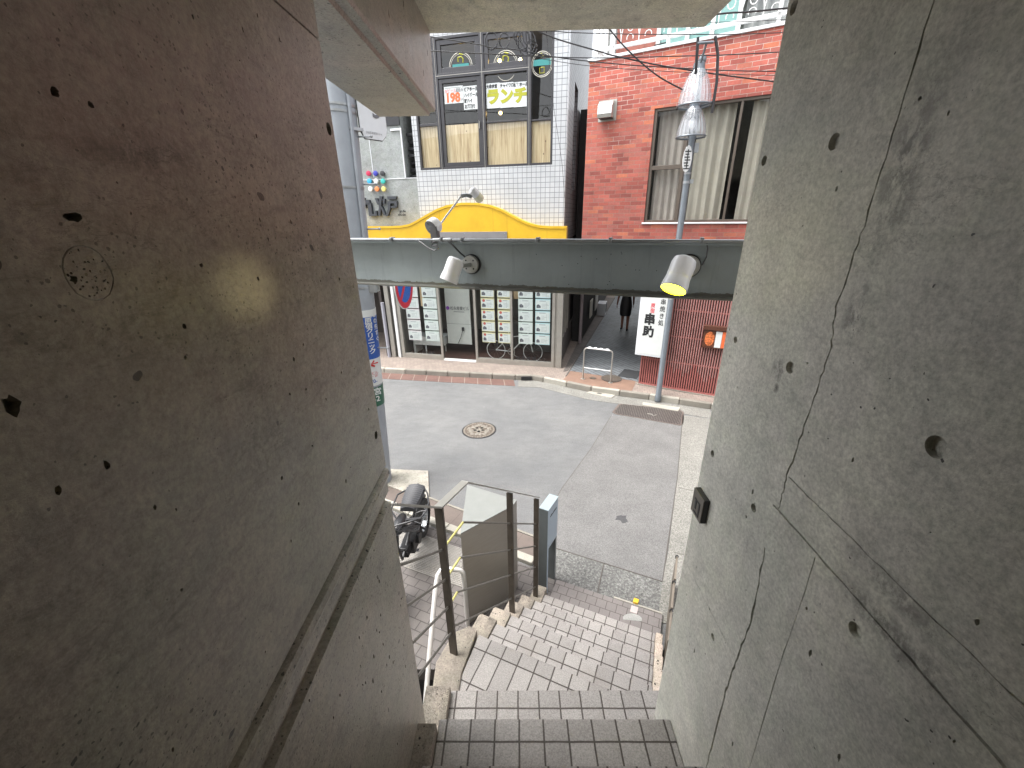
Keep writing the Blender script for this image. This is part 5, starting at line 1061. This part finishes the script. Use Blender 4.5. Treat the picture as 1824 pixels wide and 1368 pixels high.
Q(g, 'lattice_rail', m_lat, la)
g = MB(); g.box(1.47, 5.2, -.06, .02, .12, .14); Q(g, 'plinth', m_kerb)
# shop sign in front of the lattice
sg = tag(E('shop_sign', (0, 0, 0)), 'tall white light-box shop sign with black and red characters beside the alley', 'sign'); sg.matrix_world = vh.matrix_world.copy()
g = MB(); g.box(1.385, 2.0, -.2, -.06, .85, 2.75); g.build('box', m_wcool, sg, bevel=.006)
g = MB(); g.box(1.42, 1.965, -.204, -.2005, .89, 2.7); g.build('face', M('sign_face', (.72, .74, .72), .5, var=.04), sg)
txt('串焼き処', .125, (1.78, -.207, 1.96), m_ink, sg, vertical=True, bold=.01, sp=1.12, align='LEFT', sx=.85)
txt('原宿', .105, (1.60, -.207, 1.88), m_pinkr, sg, vertical=True, bold=.02, sp=.98, sx=.85); txt('串助', .24, (1.50, -.207, 1.55), m_ink, sg, vertical=True, bold=.05, sp=1.08, sx=.92)
g = MB(); g.tube([(1.6, -.13, 2.75), (1.6, -.13, 2.95)], .02, 8); g.box(1.5, 1.56, -.06, .0, 1.3, 1.36); g.build('bracket', m_alu, sg)
# menu box
mb_ = tag(E('menu_box', (0, 0, 0)), 'brown menu box with an orange food photo on the red lattice wall', 'menu box'); mb_.matrix_world = vh.matrix_world.copy()
g = MB(); g.box(2.64, 3.1, -.09, -.026, 1.15, 1.52); g.box(2.62, 3.12, -.12, -.026, 1.52, 1.60); g.build('case', M('case_brown', (.1, .035, .02), .45, var=.15), mb_, bevel=.004)
MB().box(2.665, 2.855, -.093, -.0905, 1.18, 1.50).build('photo', M('photo_dark', (.12, .04, .02), .4, var=.3), mb_); MB().box(2.86, 2.97, -.093, -.0905, 1.18, 1.50).build('menu_sheet', m_paper, mb_); MB().box(2.975, 3.08, -.093, -.0905, 1.18, 1.50).build('photo', m_ora, mb_)
g = MB(); random.seed(4)
g.ball((2.76, -.093, 1.34), .13, .66, .04, 1.1, 12)
g.build('dish', M('food_orange', (.6, .16, .05), .4, var=.85, sc_=28), mb_)
aw = tag(E('alley_building', (0, 0, 0)), 'dark wall building along the left side of the alley behind the shop', 'building')
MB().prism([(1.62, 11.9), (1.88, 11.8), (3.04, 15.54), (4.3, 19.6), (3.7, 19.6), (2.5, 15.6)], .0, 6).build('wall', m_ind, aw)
for i, (p, s_) in enumerate((((2.28, 12.95), .5), ((2.62, 14.0), .7))):
    g = MB(); q = Vector(p); dv = Vector((.3, .954)); nn = Vector((.954, -.3)); A_ = q+nn*.02; B2 = q+dv*s_+nn*.02; g.prism([tuple(A_), tuple(B2), tuple(B2+nn*.03), tuple(A_+nn*.03)], .55, 1.1); g.build('panel', m_cream if i == 0 else m_alu, aw)
# far end of the alley and neighbours
fe = tag(E('alley_house', (6.2, 20.5, 0), R_(-25)), 'grey house closing the far end of the alley', 'building')
MB().box(-8, 8, 0, 4, 0, 6).build('wall', m_cem, fe); g = MB(); 
for x in (-2.5, 0, 2.5): g.box(x-.5, x+.5, -.03, .0, 1.0, 2.2)
g.build('window', m_black, fe)
ac = tag(E('air_conditioner', (0, 0, 0)), 'white air conditioner unit by the dark side wall in the alley', 'air conditioner'); ac.matrix_world = Matrix.Translation((2.95, 15.1, .13)) @ Matrix.Rotation(R_(-17), 4, 'Z')
MB().box(0, .3, 0, .6, 0, .45).build('case', m_wcool, ac, bevel=.01); MB().lathe([(.2, 0), (.2, .01)], (.3, .3, .27), (1, 0, 0), 20).build('fan_grille', m_black, ac)
# ================================================================ person walking away in the alley
pe = tag(E('person', (3.44, 12.95, .128), R_(-20)), 'person in a black dress walking away down the alley', 'person')
def skin(name, verts, edges, rad, mat, par, sub=2, root=0):
    me = bpy.data.meshes.new(name); me.from_pydata(verts, edges, []); o = bpy.data.objects.new(name, me); COL.objects.link(o); o.parent = par
    s_ = o.modifiers.new('s', 'SKIN'); s_.use_smooth_shade = True
    for i, r in enumerate(rad): me.skin_vertices[0].data[i].radius = r if isinstance(r, tuple) else (r, r)
    me.skin_vertices[0].data[root].use_root = True
    o.modifiers.new('u', 'SUBSURF').levels = sub; o.modifiers['u'].render_levels = sub
    dg = bpy.context.evaluated_depsgraph_get(); m2 = bpy.data.meshes.new_from_object(o.evaluated_get(dg)); o.modifiers.clear(); o.data = m2; m2.materials.clear(); m2.materials.append(mat)
    for p in m2.polygons: p.use_smooth = True
    return o
BV = [(0, 0, .88), (0, 0, 1.05), (0, .01, 1.28), (0, 0, 1.40), (0, .01, 1.50), (0, .02, 1.58), (0, .02, 1.63),
      (.085, 0, .84), (.09, .03, .46), (.09, -.02, .09), (.09, .10, .03),
      (-.085, 0, .84), (-.08, .10, .47), (-.075, -.02, .14), (-.075, .07, .06),
      (.16, 0, 1.36), (.21, .02, 1.10), (.215, .10, .87), (.21, .13, .80),
      (-.16, 0, 1.36), (-.235, -.03, 1.11), (-.27, -.02, .88), (-.275, .0, .80)]
BE_ = [(0, 1), (1, 2), (2, 3), (3, 4), (4, 5), (5, 6), (0, 7), (7, 8), (8, 9), (9, 10), (0, 11), (11, 12), (12, 13), (13, 14), (3, 15), (15, 16), (16, 17), (17, 18), (3, 19), (19, 20), (20, 21), (21, 22)]
BR = [(.14, .1), (.11, .085), (.13, .1), (.09, .07), .045, (.075, .09), (.06, .075), .085, .055, .035, (.035, .03), .085, .055, .035, (.035, .03), .045, .034, .026, (.028, .014), .045, .034, .026, (.028, .014)]
skin('body', BV, BE_, BR, M('skin', (.30, .12, .075), .5, var=.05), pe)
g = MB(); g.lathe([(.16, .50), (.175, .56), (.185, .8), (.165, .95), (.135, 1.08), (.15, 1.25), (.165, 1.36), (.10, 1.44), (.05, 1.46)], n=28)
for v in g.b.verts: v.co.y *= .72; v.co.x *= 1.0
g.build('dress', m_ink, pe, smooth=True); g = MB(); g.ball((0, -.01, 1.63), .105, .92, 1.05, 1.15); g.ball((0, -.05, 1.52), .08, 1, .7, 1.2); g.build('hair', m_ink, pe, smooth=True)
for s_ in (1, -1): 
    g = MB(); g.ball((.09*s_, .05 if s_ > 0 else .03, .035 if s_ > 0 else .07), .05, .8, 2.2, .7); g.build('shoe', m_ink, pe, smooth=True)
    g = MB()
    for k in range(5):
        bx = (.21 if s_ > 0 else -.275); by = (.13 if s_ > 0 else 0); g.tube([(bx, by-.03+k*.014, .80), (bx, by-.034+k*.016, .755), (bx-.006*s_, by-.03+k*.015, .715+(.02 if k in (0, 4) else 0))], [.009, .008, .006], 6)
    g.build('fingers', bpy.data.materials['skin'], pe, smooth=True)
